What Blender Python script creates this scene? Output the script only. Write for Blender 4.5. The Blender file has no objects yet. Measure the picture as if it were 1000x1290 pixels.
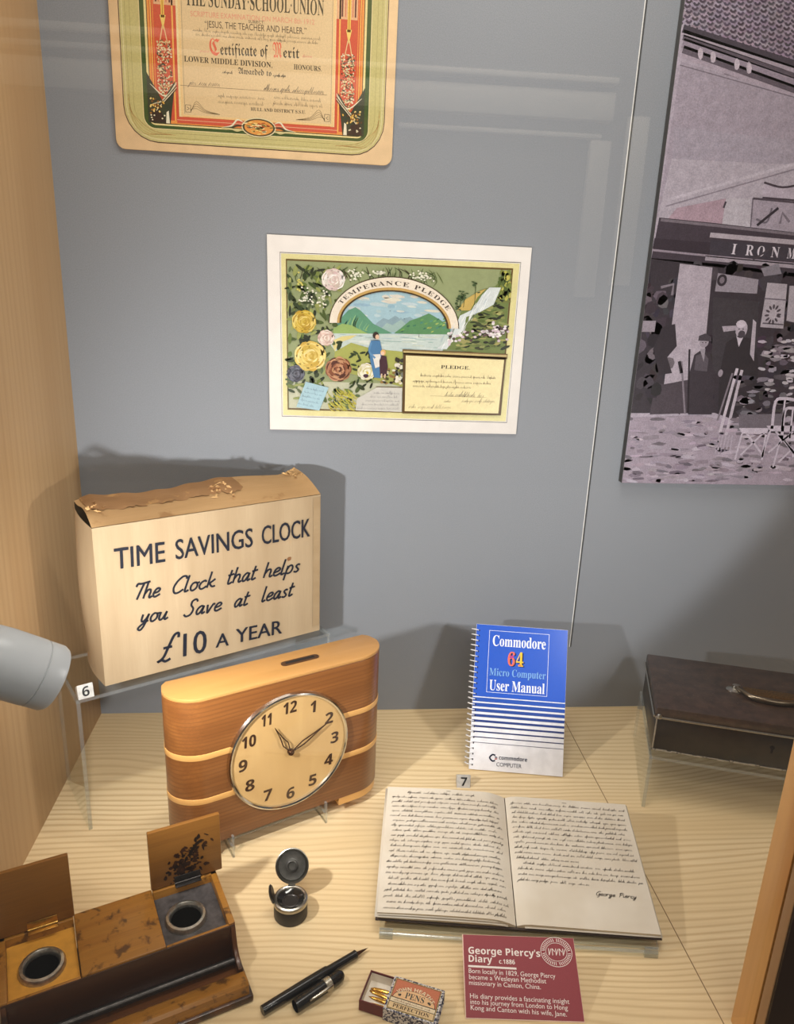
import bpy, bmesh, math, random
from mathutils import Vector, Matrix, Euler
from mathutils.geometry import tessellate_polygon
C = bpy.context.scene.collection
SC = bpy.context.scene
R = math.radians
random.seed(7)

# ------------------------------------------------------------------ camera, world, lights, exposure
FPX = 952.11
CAM_LOC = Vector((0.0, -1.2, 0.7541))
CAM_ROT = Euler((R(72.6237), R(-2.1635), R(-4.8822)), 'XYZ')
cd = bpy.data.cameras.new('camera'); cam = bpy.data.objects.new('camera', cd); C.objects.link(cam)
cam.location = CAM_LOC; cam.rotation_euler = CAM_ROT
cd.sensor_fit = 'VERTICAL'; cd.sensor_height = 24.0; cd.sensor_width = 24.0 * 1000 / 1290
cd.lens = FPX / 1290 * 24.0; cd.clip_start = 0.01; cd.clip_end = 50
SC.camera = cam
SC.view_settings.view_transform = 'Standard'; SC.view_settings.look = 'None'
SC.view_settings.gamma = 1.0; SC.view_settings.exposure = 0.0
SC.view_settings.use_curve_mapping = False
w = bpy.data.worlds.new('world'); SC.world = w; w.use_nodes = True
w.node_tree.nodes['Background'].inputs[0].default_value = (1.0, 0.95, 0.88, 1)
w.node_tree.nodes['Background'].inputs[1].default_value = 0.14

def light(name, kind, loc, target, energy, color, size=0.05, spot=None, blend=0.5, size_y=None):
    l = bpy.data.lights.new(name, kind); o = bpy.data.objects.new(name, l); C.objects.link(o)
    l.energy = energy; l.color = color; o.location = loc
    d = Vector(target) - Vector(loc); o.rotation_euler = d.to_track_quat('-Z', 'Y').to_euler()
    if kind == 'AREA':
        l.shape = 'RECTANGLE'; l.size = size; l.size_y = size_y or size
    else:
        l.shadow_soft_size = size
    if kind == 'SPOT':
        l.spot_size = R(spot); l.spot_blend = blend
    return o
WARM = (1.0, 0.95, 0.88); COOL = (1.0, 0.975, 0.955)
LAMP_MOUTH = Vector((-0.2285, -0.585, 0.400))
light('lamp_light_left', 'SPOT', LAMP_MOUTH, (0.12, 0.0, 0.33), 12.5, COOL, 0.012, 152, 0.9)
light('lamp_light_right', 'SPOT', (0.50, -0.58, 0.45), (0.10, 0.0, 0.75), 7.5, COOL, 0.02, 138, 0.15)
light('case_top_light', 'AREA', (0.1, -0.54, 1.53), (0.05, -0.46, 0.0), 9.0, WARM, 0.9, None, 0, 0.10)
light('woodwork_fill', 'AREA', (0.6, -2.5, 2.45), (0.6, -3.2, 1.3), 80.0, (1.0, 0.93, 0.84), 2.4, None, 0, 0.3)  # added unseen lamp, brightens only the opposite woodwork mirrored in the glass

# ------------------------------------------------------------------ measuring helpers
CM = CAM_ROT.to_matrix()
def ray(px, py):
    return CAM_LOC, CM @ Vector(((px - 500) / FPX, -(py - 645) / FPX, -1.0))

class Plane:
    """a flat surface in the case; q() measures where a photo point lies on it, in metres"""
    def __init__(s, o, u, v):
        s.o = Vector(o); s.u = Vector(u).normalized(); v = Vector(v)
        s.v = (v - s.u * v.dot(s.u)).normalized(); s.n = s.u.cross(s.v)
        if s.n.dot(CAM_LOC - s.o) < 0: s.n = -s.n
    def q(s, px, py):
        c, d = ray(px, py); t = (s.o - c).dot(s.n) / d.dot(s.n); h = c + d * t - s.o
        return (h.dot(s.u), h.dot(s.v))
    def at(s, a, b, h=0.0):
        return s.o + s.u * a + s.v * b + s.n * h

# ------------------------------------------------------------------ tagging
def tag(o, label, cat, group=None, kind=None):
    if label: o['label'] = label
    if cat: o['category'] = cat
    if group: o['group'] = group
    if kind: o['kind'] = kind
    return o
def thing(name, label, cat, loc=(0, 0, 0), rotz=0.0, group=None):
    o = bpy.data.objects.new(name, None); C.objects.link(o); o.empty_display_size = 0.02
    o.location = loc; o.rotation_euler = (0, 0, rotz)
    return tag(o, label, cat, group)
def struct(o):
    o['kind'] = 'structure'; return o

# ------------------------------------------------------------------ materials
def lin(c):
    def f(x):
        x /= 255.0
        return x / 12.92 if x <= 0.04045 else ((x + 0.055) / 1.055) ** 2.4
    return (f(c[0]), f(c[1]), f(c[2]), 1.0)
class NT:
    def __init__(s, name):
        s.m = bpy.data.materials.new(name); s.m.use_nodes = True; s.t = s.m.node_tree; s.t.nodes.clear()
        s.out = s.t.nodes.new('ShaderNodeOutputMaterial')
    def n(s, typ, **kw):
        x = s.t.nodes.new(typ)
        for k, v in kw.items():
            if hasattr(x, k) and k not in x.inputs: setattr(x, k, v)
            else: x.inputs[k].default_value = v
        return x
    def l(s, a, b): s.t.links.new(a, b)
    def coords(s, scale=(1, 1, 1), rot=(0, 0, 0), loc=(0, 0, 0)):
        tc = s.n('ShaderNodeTexCoord'); mp = s.n('ShaderNodeMapping')
        mp.inputs['Scale'].default_value = scale; mp.inputs['Rotation'].default_value = rot; mp.inputs['Location'].default_value = loc
        s.l(tc.outputs['Object'], mp.inputs['Vector']); return mp.outputs['Vector']
    def noise(s, vec, scale, detail=4, rough=0.55, dist=0.0):
        x = s.n('ShaderNodeTexNoise'); x.inputs['Scale'].default_value = scale; x.inputs['Detail'].default_value = detail
        x.inputs['Roughness'].default_value = rough; x.inputs['Distortion'].default_value = dist
        s.l(vec, x.inputs['Vector']); return x.outputs['Fac']
    def ramp(s, fac, stops):
        x = s.n('ShaderNodeValToRGB'); e = x.color_ramp.elements
        while len(e) < len(stops): e.new(0.5)
        for i, (p, c) in enumerate(stops): e[i].position = p; e[i].color = c
        s.l(fac, x.inputs['Fac']); return x.outputs['Color']
    def math(s, op, a, b=None, c=None):
        x = s.n('ShaderNodeMath'); x.operation = op
        for i, v in enumerate((a, b, c)):
            if v is None: continue
            if isinstance(v, (int, float)): x.inputs[i].default_value = v
            else: s.l(v, x.inputs[i])
        return x.outputs[0]
    def mix(s, fac, a, b, mode='MIX'):
        x = s.n('ShaderNodeMix'); x.data_type = 'RGBA'; x.blend_type = mode
        for k, v in ((0, fac), (6, a), (7, b)):
            if isinstance(v, (int, float, tuple)): x.inputs[k].default_value = v
            else: s.l(v, x.inputs[k])
        return x.outputs[2]
    def bsdf(s, col, rough=0.5, metal=0.0, spec=0.5, coat=0.0, bump=None, bump_d=0.001, bump_s=0.3):
        b = s.n('ShaderNodeBsdfPrincipled')
        for k, v in (('Base Color', col), ('Roughness', rough), ('Metallic', metal), ('Specular IOR Level', spec), ('Coat Weight', coat)):
            if isinstance(v, (int, float, tuple)): b.inputs[k].default_value = v
            else: s.l(v, b.inputs[k])
        if coat: b.inputs['Coat Roughness'].default_value = 0.15
        if bump is not None:
            bp = s.n('ShaderNodeBump'); bp.inputs['Strength'].default_value = bump_s; bp.inputs['Distance'].default_value = bump_d
            s.l(bump, bp.inputs['Height']); s.l(bp.outputs['Normal'], b.inputs['Normal'])
        s.l(b.outputs['BSDF'], s.out.inputs['Surface']); return b
def plain(name, c, rough=0.5, metal=0.0, spec=0.5, var=0.06, scale=60.0, coat=0.0, bump_s=0.0):
    t = NT(name); v = t.coords(); f = t.noise(v, scale, 5)
    k = lin(c); lo = tuple(max(0, x * (1 - 2 * var)) for x in k[:3]) + (1,); hi = tuple(min(1, x * (1 + 2 * var)) for x in k[:3]) + (1,)
    col = t.ramp(f, [(0.25, lo), (0.75, hi)])
    t.bsdf(col, rough, metal, spec, coat, f if bump_s else None, 0.0006, bump_s); return t.m
def wood(name, c1, c2, dark, axis=0, along=1.5, across=14.0, rings=22.0, ring_w=0.35, fine=0.35, rough=0.45, coat=0.0, seed=(0, 0, 0), stain=None, bump_s=0.15, para=None):
    t = NT(name)
    sc = [across] * 3; sc[axis] = along
    v = t.coords(tuple(sc), (0, 0, 0), seed); n1 = t.noise(v, 1.0, 2.0, 0.45, 0.25)
    base = t.ramp(n1, [(0.28, lin(c1)), (0.72, lin(c2))])
    if para:   # growth lines running along the board, para = (lines per metre, wander in lines)
        tc = t.n('ShaderNodeTexCoord'); sp = t.n('ShaderNodeSeparateXYZ'); t.l(tc.outputs['Object'], sp.inputs[0])
        k_ = sp.outputs[para[2]]; big = t.noise(t.coords(tuple(0.9 if i == axis else para[3] for i in range(3)), (0, 0, 0), seed), 1.0, 2.5, 0.5)
        ph = t.math('ADD', t.math('MULTIPLY', k_, para[0] * 6.283), t.math('MULTIPLY', big, para[1] * 6.283))
    else: ph = t.math('MULTIPLY', n1, rings * 6.283)
    w1 = t.math('SINE', ph); w1 = t.math('MULTIPLY_ADD', w1, 0.5, 0.5)
    w1 = t.math('POWER', w1, 3.0)
    if para: w1 = t.math('MULTIPLY', w1, t.math('MULTIPLY_ADD', n1, 2.6, -0.45))
    col = t.mix(t.math('MULTIPLY', w1, ring_w), base, lin(dark))
    sc2 = [across * 22] * 3; sc2[axis] = along * 5
    v2 = t.coords(tuple(sc2), (0, 0, 0), seed); n2 = t.noise(v2, 1.0, 3.0, 0.6)
    f2 = t.ramp(n2, [(0.35, (1, 1, 1, 1)), (0.75, (0, 0, 0, 1))])
    col = t.mix(t.math('MULTIPLY', f2, fine), col, t.mix(0.5, base, lin(dark)))
    if stain:
        v3 = t.coords((1, 1, 1), (0, 0, 0), stain[1]); n3 = t.noise(v3, stain[2], 4, 0.6, 0.4)
        m3 = t.ramp(n3, [(stain[3], (0, 0, 0, 1)), (stain[3] + 0.1, (1, 1, 1, 1))])
        col = t.mix(t.math('MULTIPLY', m3, 0.8), col, lin(stain[0]))
    t.bsdf(col, rough, 0, 0.4, coat, n2, 0.0004, bump_s); return t.m
def clear(name, tint=(0.95, 0.97, 0.96, 1), ior=1.49, milk=0.0, milk_col=(0.8, 0.82, 0.82, 1), rough=0.02):
    """clear sheet: light passes straight through, the surface mirrors by Fresnel"""
    t = NT(name); tr = t.n('ShaderNodeBsdfTransparent'); tr.inputs[0].default_value = tint
    gl = t.n('ShaderNodeBsdfGlossy'); gl.inputs['Roughness'].default_value = rough; gl.inputs['Color'].default_value = (1, 1, 1, 1)
    fr = t.n('ShaderNodeFresnel'); fr.inputs['IOR'].default_value = ior
    base = tr.outputs[0]
    if milk:
        df = t.n('ShaderNodeBsdfDiffuse'); df.inputs['Color'].default_value = milk_col
        m0 = t.n('ShaderNodeMixShader'); m0.inputs[0].default_value = milk; t.l(base, m0.inputs[1]); t.l(df.outputs[0], m0.inputs[2]); base = m0.outputs[0]
    ge = t.n('ShaderNodeNewGeometry'); fac = t.math('MULTIPLY', fr.outputs[0], t.math('SUBTRACT', 1.0, ge.outputs['Backfacing']))
    mx = t.n('ShaderNodeMixShader'); t.l(fac, mx.inputs[0]); t.l(base, mx.inputs[1]); t.l(gl.outputs[0], mx.inputs[2])
    t.l(mx.outputs[0], t.out.inputs['Surface']); return t.m
def print_mat(name, rough=0.55, grain=0.10, gscale=900, coat=0.0, blotch=0.0, bscale=12.0, bcol=(120, 90, 50), tint=None, soft=0.0):
    t = NT(name); a = t.n('ShaderNodeAttribute'); a.attribute_name = 'Col'
    v = t.coords(); f = t.noise(v, gscale, 2)
    g = t.ramp(f, [(0.3, (1 - 2 * grain,) * 3 + (1,)), (0.7, (1, 1, 1, 1))])
    col = t.mix(1.0, a.outputs['Color'], g, 'MULTIPLY')
    if soft:
        f3 = t.noise(v, 70, 6, 0.7); g3 = t.ramp(f3, [(0.25, (1 - soft,) * 3 + (1,)), (0.7, (1, 1, 1, 1))]); col = t.mix(1.0, col, g3, 'MULTIPLY')
    if tint: col = t.mix(1.0, col, tint, 'MULTIPLY')
    if blotch:
        f2 = t.noise(v, bscale, 5, 0.6); m2 = t.ramp(f2, [(0.45, (0, 0, 0, 1)), (0.8, (1, 1, 1, 1))])
        col = t.mix(t.math('MULTIPLY', m2, blotch), col, lin(bcol))
    t.bsdf(col, rough, 0, 0.35, coat); return t.m

# ------------------------------------------------------------------ mesh building
class MB:
    def __init__(s): s.b = bmesh.new()
    def mark(s): s._n = len(s.b.faces)
    def _mi(s, faces, mi):
        if mi:
            for f in faces: f.material_index = mi
    def box(s, c, d, bev=0.0, rot=None, mi=0, seg=2):
        b2 = bmesh.new(); bmesh.ops.create_cube(b2, size=1.0)
        for v in b2.verts: v.co = Vector((v.co.x * d[0], v.co.y * d[1], v.co.z * d[2]))
        if bev: bmesh.ops.bevel(b2, geom=list(b2.edges), offset=bev, segments=seg, profile=0.5, affect='EDGES')
        M = Matrix.Translation(Vector(c)) @ (rot.to_4x4() if rot else Matrix())
        s._merge(b2, M, mi); return s
    def _merge(s, b2, M, mi):
        vm = {}
        for v in b2.verts: vm[v] = s.b.verts.new(M @ v.co)
        for f in b2.faces:
            try:
                g = s.b.faces.new([vm[v] for v in f.verts]); g.material_index = mi; g.smooth = f.smooth
            except ValueError: pass
        b2.free()
    def quad(s, pts, mi=0):
        f = s.b.faces.new([s.b.verts.new(Vector(p)) for p in pts]); f.material_index = mi; return s
    def prism(s, pts, d, bev=0.0, mi=0, cap_mi=None, seg=2):
        """closed outline of 3-D points swept along d"""
        b2 = bmesh.new(); d = Vector(d); pts = [Vector(p) for p in pts]
        lo = [b2.verts.new(p) for p in pts]; hi = [b2.verts.new(p + d) for p in pts]; n = len(pts)
        f1 = b2.faces.new(lo[::-1]); f2 = b2.faces.new(hi)
        for i in range(n): b2.faces.new([lo[i], lo[(i + 1) % n], hi[(i + 1) % n], hi[i]])
        bmesh.ops.recalc_face_normals(b2, faces=list(b2.faces))
        if bev:
            ed = [e for e in b2.edges if (e.verts[0] in lo) == (e.verts[1] in lo)]
            bmesh.ops.bevel(b2, geom=ed, offset=bev, segments=seg, profile=0.5, affect='EDGES')
        b2.normal_update()
        if cap_mi is not None:
            dn = d.normalized()
        vm = {v: s.b.verts.new(v.co) for v in b2.verts}
        for f in b2.faces:
            g = s.b.faces.new([vm[v] for v in f.verts])
            g.material_index = cap_mi if (cap_mi is not None and abs(f.normal.dot(dn)) > 0.9) else mi
        b2.free(); return s
    def lathe(s, prof, M=None, seg=40, mi=0, cap=True):
        """prof: (radius, z) from bottom to top"""
        M = M or Matrix(); rings = []
        for r, z in prof:
            if r < 1e-6: rings.append([s.b.verts.new(M @ Vector((0, 0, z)))])
            else: rings.append([s.b.verts.new(M @ Vector((r * math.cos(2 * math.pi * k / seg), r * math.sin(2 * math.pi * k / seg), z))) for k in range(seg)])
        for a, b in zip(rings, rings[1:]):
            for k in range(seg):
                k2 = (k + 1) % seg
                if len(a) == 1 and len(b) == 1: continue
                if len(a) == 1: vs = [a[0], b[k2], b[k]]
                elif len(b) == 1: vs = [a[k], a[k2], b[0]]
                else: vs = [a[k], a[k2], b[k2], b[k]]
                f = s.b.faces.new(vs); f.material_index = mi; f.smooth = True
        return s
    def tube(s, path, r, seg=10, mi=0, closed=False, cap=True):
        P = [Vector(p) for p in path]; n = len(P); rings = []; prev = None
        rr = r if isinstance(r, (list, tuple)) else [r] * n
        for i in range(n):
            a = P[(i - 1) % n] if (closed or i > 0) else P[i]; b = P[(i + 1) % n] if (closed or i < n - 1) else P[i]
            t = (b - a).normalized()
            if prev is None:
                up = Vector((0, 0, 1)) if abs(t.z) < 0.9 else Vector((1, 0, 0)); x = t.cross(up).normalized()
            else:
                x = (prev - t * prev.dot(t)).normalized()
            prev = x; y = t.cross(x)
            rings.append([s.b.verts.new(P[i] + (x * math.cos(2 * math.pi * k / seg) + y * math.sin(2 * math.pi * k / seg)) * rr[i]) for k in range(seg)])
        m = n if closed else n - 1
        for i in range(m):
            a, b = rings[i], rings[(i + 1) % n]
            for k in range(seg):
                f = s.b.faces.new([a[k], a[(k + 1) % seg], b[(k + 1) % seg], b[k]]); f.material_index = mi; f.smooth = True
        if cap and not closed:
            for rg in (rings[0][::-1], rings[-1]):
                f = s.b.faces.new(rg); f.material_index = mi
        return s
    def grid(s, fn, nu, nv, mi=0, smooth=True):
        V = [[s.b.verts.new(fn(i / nu, j / nv)) for j in range(nv + 1)] for i in range(nu + 1)]
        for i in range(nu):
            for j in range(nv):
                f = s.b.faces.new([V[i][j], V[i + 1][j], V[i + 1][j + 1], V[i][j + 1]]); f.material_index = mi; f.smooth = smooth
        return s
    def build(s, name, mats, parent=None, recalc=True):
        if recalc: bmesh.ops.recalc_face_normals(s.b, faces=list(s.b.faces))
        me = bpy.data.meshes.new(name); s.b.to_mesh(me); s.b.free(); me.set_sharp_from_angle(angle=R(38))
        for m in (mats if isinstance(mats, (list, tuple)) else [mats]): me.materials.append(m)
        o = bpy.data.objects.new(name, me); C.objects.link(o)
        if parent: o.parent = parent
        return o

def catmull(pts, k=6):
    if len(pts) < 3: return [Vector(p) for p in pts]
    P = [Vector(p) for p in pts]; P = [P[0] * 2 - P[1]] + P + [P[-1] * 2 - P[-2]]; out = []
    for i in range(1, len(P) - 2):
        for j in range(k):
            t = j / k; a, b, c, d = P[i - 1:i + 3]
            out.append(0.5 * ((2 * b) + (c - a) * t + (2 * a - 5 * b + 4 * c - d) * t * t + (3 * b - 3 * c + d - a) * t ** 3))
    out.append(P[-2]); return out

_tx = {}
def text_mesh(body, spacing=1.0):
    k = (body, spacing)
    if k not in _tx:
        cu = bpy.data.curves.new('t', 'FONT'); cu.body = body; cu.resolution_u = 3; cu.space_character = spacing
        o = bpy.data.objects.new('t', cu); C.objects.link(o)
        me = o.evaluated_get(bpy.context.evaluated_depsgraph_get()).to_mesh()
        V = [(v.co.x, v.co.y) for v in me.vertices]; F = [list(p.vertices) for p in me.polygons]
        bpy.data.objects.remove(o); bpy.data.curves.remove(cu); _tx[k] = (V, F)
    return _tx[k]
def styled(s, style):
    """letters of another face: bold serif, fraktur or script forms of the same characters"""
    base = {'serif': (0x1D400, 0x1D41A, 0x1D7CE), 'fraktur': (0x1D56C, 0x1D586, None), 'script': (0x1D4D0, 0x1D4EA, None), 'sans': (0x1D5D4, 0x1D5EE, 0x1D7EC)}[style]
    o = ''
    for ch in s:
        if 'A' <= ch <= 'Z': o += chr(base[0] + ord(ch) - 65)
        elif 'a' <= ch <= 'z': o += chr(base[1] + ord(ch) - 97)
        elif '0' <= ch <= '9' and base[2]: o += chr(base[2] + ord(ch) - 48)
        else: o += ch
    return o

GLY = {
 'T': (1.05, [[(0, 1.55), (.1, 1.9), (.5, 1.85), (1.35, 2.0)], [(.75, 1.92), (.62, 1.0), (.5, 0)]]),
 'h': (.85, [[(0, 2), (0, 0)], [(0, .5), (.22, .95), (.48, .98), (.58, .7), (.56, .2), (.68, 0), (.9, .15)]]),
 'e': (.72, [[(0, .45), (.42, .55), (.58, .82), (.38, 1), (.14, .88), (0, .45), (.1, .08), (.35, 0), (.75, .25)]]),
 'C': (1.05, [[(1.0, 1.6), (.9, 1.92), (.55, 1.95), (.15, 1.4), (0, .7), (.2, .1), (.55, 0), (1.0, .35)]]),
 'l': (.38, [[(0, 2), (0, .3), (.1, 0), (.38, .15)]]),
 'o': (.74, [[(.35, 1), (.1, .85), (0, .45), (.14, .05), (.38, 0), (.6, .3), (.58, .75), (.35, 1), (.5, .88), (.78, .92)]]),
 'c': (.7, [[(.58, .8), (.4, 1), (.1, .8), (0, .4), (.15, .05), (.4, 0), (.72, .25)]]),
 'k': (.78, [[(0, 2), (0, 0)], [(.6, 1), (.3, .7), (.04, .5)], [(.12, .55), (.45, .1), (.8, .1)]]),
 't': (.52, [[(.12, 1.75), (.08, .25), (.22, 0), (.52, .18)], [(-.14, 1.1), (.2, 1.13), (.5, 1.2)]]),
 'a': (.86, [[(.58, .85), (.35, 1), (.08, .75), (0, .35), (.15, 0), (.38, .15), (.58, .8)], [(.62, 1), (.58, .2), (.68, 0), (.9, .18)]]),
 'p': (.74, [[(.02, 1.05), (0, -.85)], [(0, .45), (.2, .95), (.45, 1), (.62, .6), (.5, .1), (.2, 0), (0, .2)]]),
 's': (.66, [[(.5, .88), (.3, 1), (.1, .8), (.28, .52), (.48, .25), (.3, 0), (0, .1)], ]),
 'y': (.8, [[(0, 1), (.04, .35), (.22, .1), (.46, .4), (.6, 1)], [(.6, 1), (.52, -.3), (.3, -.9), (0, -.7), (.2, -.3), (.75, .2)]]),
 'u': (.9, [[(0, 1), (.02, .3), (.2, 0), (.42, .2), (.6, 1)], [(.6, 1), (.58, .2), (.72, 0), (.95, .2)]]),
 'S': (1.05, [[(.95, 1.65), (.75, 1.98), (.4, 1.85), (.38, 1.35), (.72, .8), (.6, .15), (.2, 0), (-.1, .3)]]),
 'v': (.78, [[(0, 1), (.18, .05), (.28, .05), (.58, .95), (.8, .88)]]),
 'G': (1.1, [[(1.0, 1.7), (.7, 2), (.2, 1.5), (0, .8), (.2, .1), (.6, .1), (.9, .8)], [(.5, .85), (.95, .9), (.85, -.5), (.4, -.8)]]),
 'r': (.6, [[(0, 1), (0, 0)], [(0, .5), (.25, 1), (.6, .85)]]),
 'g': (.8, [[(.55, .85), (.3, 1), (0, .5), (.2, 0), (.55, .8)], [(.58, 1), (.5, -.5), (.2, -.9), (0, -.6), (.8, .2)]]),
 'P': (1.1, [[(.4, 1.9), (.2, 0)], [(0, 1.4), (.3, 1.95), (.9, 1.9), (.9, 1.2), (.35, .95)]]),
 'i': (.4, [[(0, 1), (.02, .2), (.15, 0), (.4, .2)], [(.1, 1.5), (.16, 1.55)]]),
 ' ': (.75, []),
 '£': (1.1, [[(1.0, 1.65), (.85, 1.98), (.55, 1.85), (.45, 1.1), (.35, .3), (.0, .02), (.3, .14), (.65, 0), (1.0, .15)], [(.05, 1.0), (.75, 1.05)]]),
}
class Print:
    """flat printing on one surface: many small coloured shapes, each layer a hair above the one below"""
    def __init__(s, fn, lift=0.0003, step=0.00004, bounds=None):
        s.bounds = bounds; s.fn = fn; s.lift = lift; s.step = step; s.V = []; s.F = []; s.K = []
    def _add(s, V, F, col, layer):
        o = len(s.V); h = s.lift + layer * s.step
        if s.bounds:
            x0, x1, y0, y1 = s.bounds; V = [(min(x1, max(x0, a)), min(y1, max(y0, b))) for a, b in V]
        s.V += [s.fn(a, b, h) for a, b in V]; k = lin(col)
        for f in F: s.F.append([o + i for i in f]); s.K.append(k)
    def poly(s, pts, col, layer=0):
        if len(pts) < 3: return
        if len(pts) == 4: F = [[0, 1, 2, 3]]
        else: F = [list(t) for t in tessellate_polygon([[Vector((p[0], p[1], 0)) for p in pts]])]
        s._add(pts, F, col, layer)
    def strip(s, A, B, col, layer=0):
        n = len(A); s._add(list(A) + list(B), [[i, i + 1, n + i + 1, n + i] for i in range(n - 1)], col, layer)
    def stroke(s, pts, wd, col, layer=0, smooth=0, closed=False, taper=False):
        P = [Vector((p[0], p[1])) for p in pts]
        if smooth: P = catmull(P, smooth)
        if closed: P = P + [P[0]]
        n = len(P); A = []; B = []
        for i in range(n):
            a = P[i - 1] if i > 0 else (P[-2] if closed else P[0]); b = P[i + 1] if i < n - 1 else (P[1] if closed else P[-1])
            t = b - a
            t = t.normalized() if t.length > 1e-9 else Vector((1, 0))
            m = Vector((-t.y, t.x)); hw = wd * 0.5
            if taper: hw *= 0.25 + 0.75 * math.sin(math.pi * (i + .3) / (n - .4))
            A.append(tuple(P[i] + m * hw)); B.append(tuple(P[i] - m * hw))
        s.strip(A, B, col, layer)
    def ell(s, c, rx, ry, col, layer=0, rot=0.0, n=18, jit=0.0):
        pts = []
        for k in range(n):
            t = 2 * math.pi * k / n; j = 1 + random.uniform(-jit, jit); x = rx * j * math.cos(t); y = ry * j * math.sin(t)
            pts.append((c[0] + x * math.cos(rot) - y * math.sin(rot), c[1] + x * math.sin(rot) + y * math.cos(rot)))
        if jit: s.poly(pts, col, layer)
        else: s._add(pts, [list(range(n))], col, layer)
    def text(s, body, bl, br, h, col, layer=1, shear=0.0, spacing=1.0, thick=0.0):
        V, F = text_mesh(body, spacing)
        if not V: return
        x0 = min(v[0] for v in V); x1 = max(v[0] for v in V); y1 = max(v[1] for v in V)
        bl = Vector(bl); br = Vector(br); u = (br - bl); L = u.length; u = u / L; m = Vector((-u.y, u.x))
        sx = L / (x1 - x0); sy = h / y1
        out = []
        for x, y in V:
            a = (x - x0) * sx + y * sy * shear; p = bl + u * a + m * (y * sy); out.append((p.x, p.y))
        s._add(out, F, col, layer)
    def bold(s, body, bl, br, h, col, layer=1, e=0.0004, **kw):
        for i, (dx, dy) in enumerate(((0, 0), (e, 0), (-e, 0), (0, e * .6), (0, -e * .6))):
            s.text(body, (bl[0] + dx, bl[1] + dy), (br[0] + dx, br[1] + dy), h, col, layer + i * .25, **kw)
    def arc_text(s, body, c, rx, ry, a0, a1, h, col, layer=1, spacing=1.0):
        V, F = text_mesh(body, spacing); x0 = min(v[0] for v in V); x1 = max(v[0] for v in V); y1 = max(v[1] for v in V); out = []
        for x, y in V:
            t = a0 + (a1 - a0) * (x - x0) / (x1 - x0); k = y / y1 * h
            out.append((c[0] + (rx + k) * math.cos(t), c[1] + (ry + k) * math.sin(t)))
        s._add(out, F, col, layer)
    def script(s, body, bl, br, xh, wd, col, layer=1, shear=0.35):
        bl = Vector(bl); br = Vector(br); u = br - bl; L = u.length; u = u / L; m = Vector((-u.y, u.x))
        adv = sum(GLY[c][0] + .12 for c in body); sx = L / adv; x = 0
        for c in body:
            for st in GLY[c][1]:
                pts = []
                for gx, gy in st:
                    p = bl + u * ((x + gx) * sx + gy * xh * shear) + m * (gy * xh); pts.append((p.x, p.y))
                s.stroke(pts, wd, col, layer, 5)
            x += GLY[c][0] + .12
    def squiggle(s, bl, br, xh, wd, col, layer=1, gap=0.13, shear=0.5):
        """a line of illegible handwriting or tiny print"""
        bl = Vector(bl); br = Vector(br); u = br - bl; L = u.length; u = u / L; m = Vector((-u.y, u.x)); x = 0.0
        P = lambda a, b: tuple(bl + u * (a + b * shear) + m * b)
        while x < L - xh:
            wl = min(random.uniform(1.6, 6.5) * xh, L - x); pts = []; a = x; k = 0
            while a < x + wl:
                up = xh * random.uniform(.7, 1.05); dn = xh * random.uniform(-.05, .12)
                if random.random() < .16: up = xh * random.uniform(1.7, 2.2)
                elif random.random() < .08: dn = -xh * random.uniform(.6, .9)
                pts += [P(a, dn), P(a + xh * .22, up)]; a += xh * random.uniform(.42, .7)
            pts.append(P(a, 0))
            if len(pts) > 2: s.stroke(pts, wd * random.uniform(.8, 1.2), col, layer)
            x = a + xh * random.uniform(.5, .5 + gap * 6)
    def build(s, name, mat, parent=None, inv=None):
        me = bpy.data.meshes.new(name)
        V = [inv @ v for v in s.V] if inv else s.V
        me.from_pydata([tuple(v) for v in V], [], s.F); me.materials.append(mat)
        at = me.color_attributes.new('Col', 'FLOAT_COLOR', 'CORNER'); i = 0
        buf = []
        for f, k in zip(s.F, s.K): buf += list(k) * len(f)
        at.data.foreach_set('color', buf); me.update()
        o = bpy.data.objects.new(name, me); C.objects.link(o)
        if parent: o.parent = parent
        return o
# ------------------------------------------------------------------ shared materials
M = {}
def wall_mat():
    t = NT('grey_wall_board'); v = t.coords(); f = t.noise(v, 700, 2); g = t.noise(v, 4, 3)
    c = t.ramp(f, [(0.3, lin((126, 131, 139))), (0.7, lin((141, 146, 154)))])
    c = t.mix(t.math('MULTIPLY', g, 0.12), c, lin((140, 142, 140)))
    t.bsdf(c, 0.62, 0, 0.35, 0, f, 0.0003, 0.25); return t.m
M['wall'] = wall_mat()
M['ash'] = wood('pale_ash_boards', (226, 200, 154), (236, 214, 172), (178, 142, 92), 0, 1.0, 9.0, 20.0, 0.46, 0.40, 0.5, 0, (3.1, 1.7, 0), None, 0.12, (98, 24.0, 1, 2.6))
M['oak'] = wood('oak_veneer', (180, 146, 104), (192, 160, 118), (152, 116, 76), 2, 0.7, 9.0, 4.0, 0.20, 0.40, 0.5, 0, (1.3, 2.2, 0), None, 0.12, (60, 6.0, 1, 5.0))
M['post'] = wood('orange_pine', (228, 172, 100), (238, 186, 114), (184, 120, 58), 2, 1.3, 22.0, 4.0, 0.5, 0.3, 0.42, 0.1, (0.3, .2, 0))
M['post_pale'] = wood('pale_stile', (190, 148, 104), (205, 164, 120), (150, 104, 66), 2, 1.0, 20.0, 2.0, 0.2, 0.3, 0.5)
M['post_shade'] = wood('shaded_stile_wood', (44, 28, 18), (58, 38, 24), (26, 16, 10), 2, 1.0, 20.0, 2.0, 0.3, 0.3, 0.5)  # dark brown wood; shade of the stile's unlit front is put into the colour
M['white'] = plain('white_paint', (225, 224, 220), 0.5)
M['black'] = plain('black_gap', (14, 8, 8), 0.7)
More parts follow.
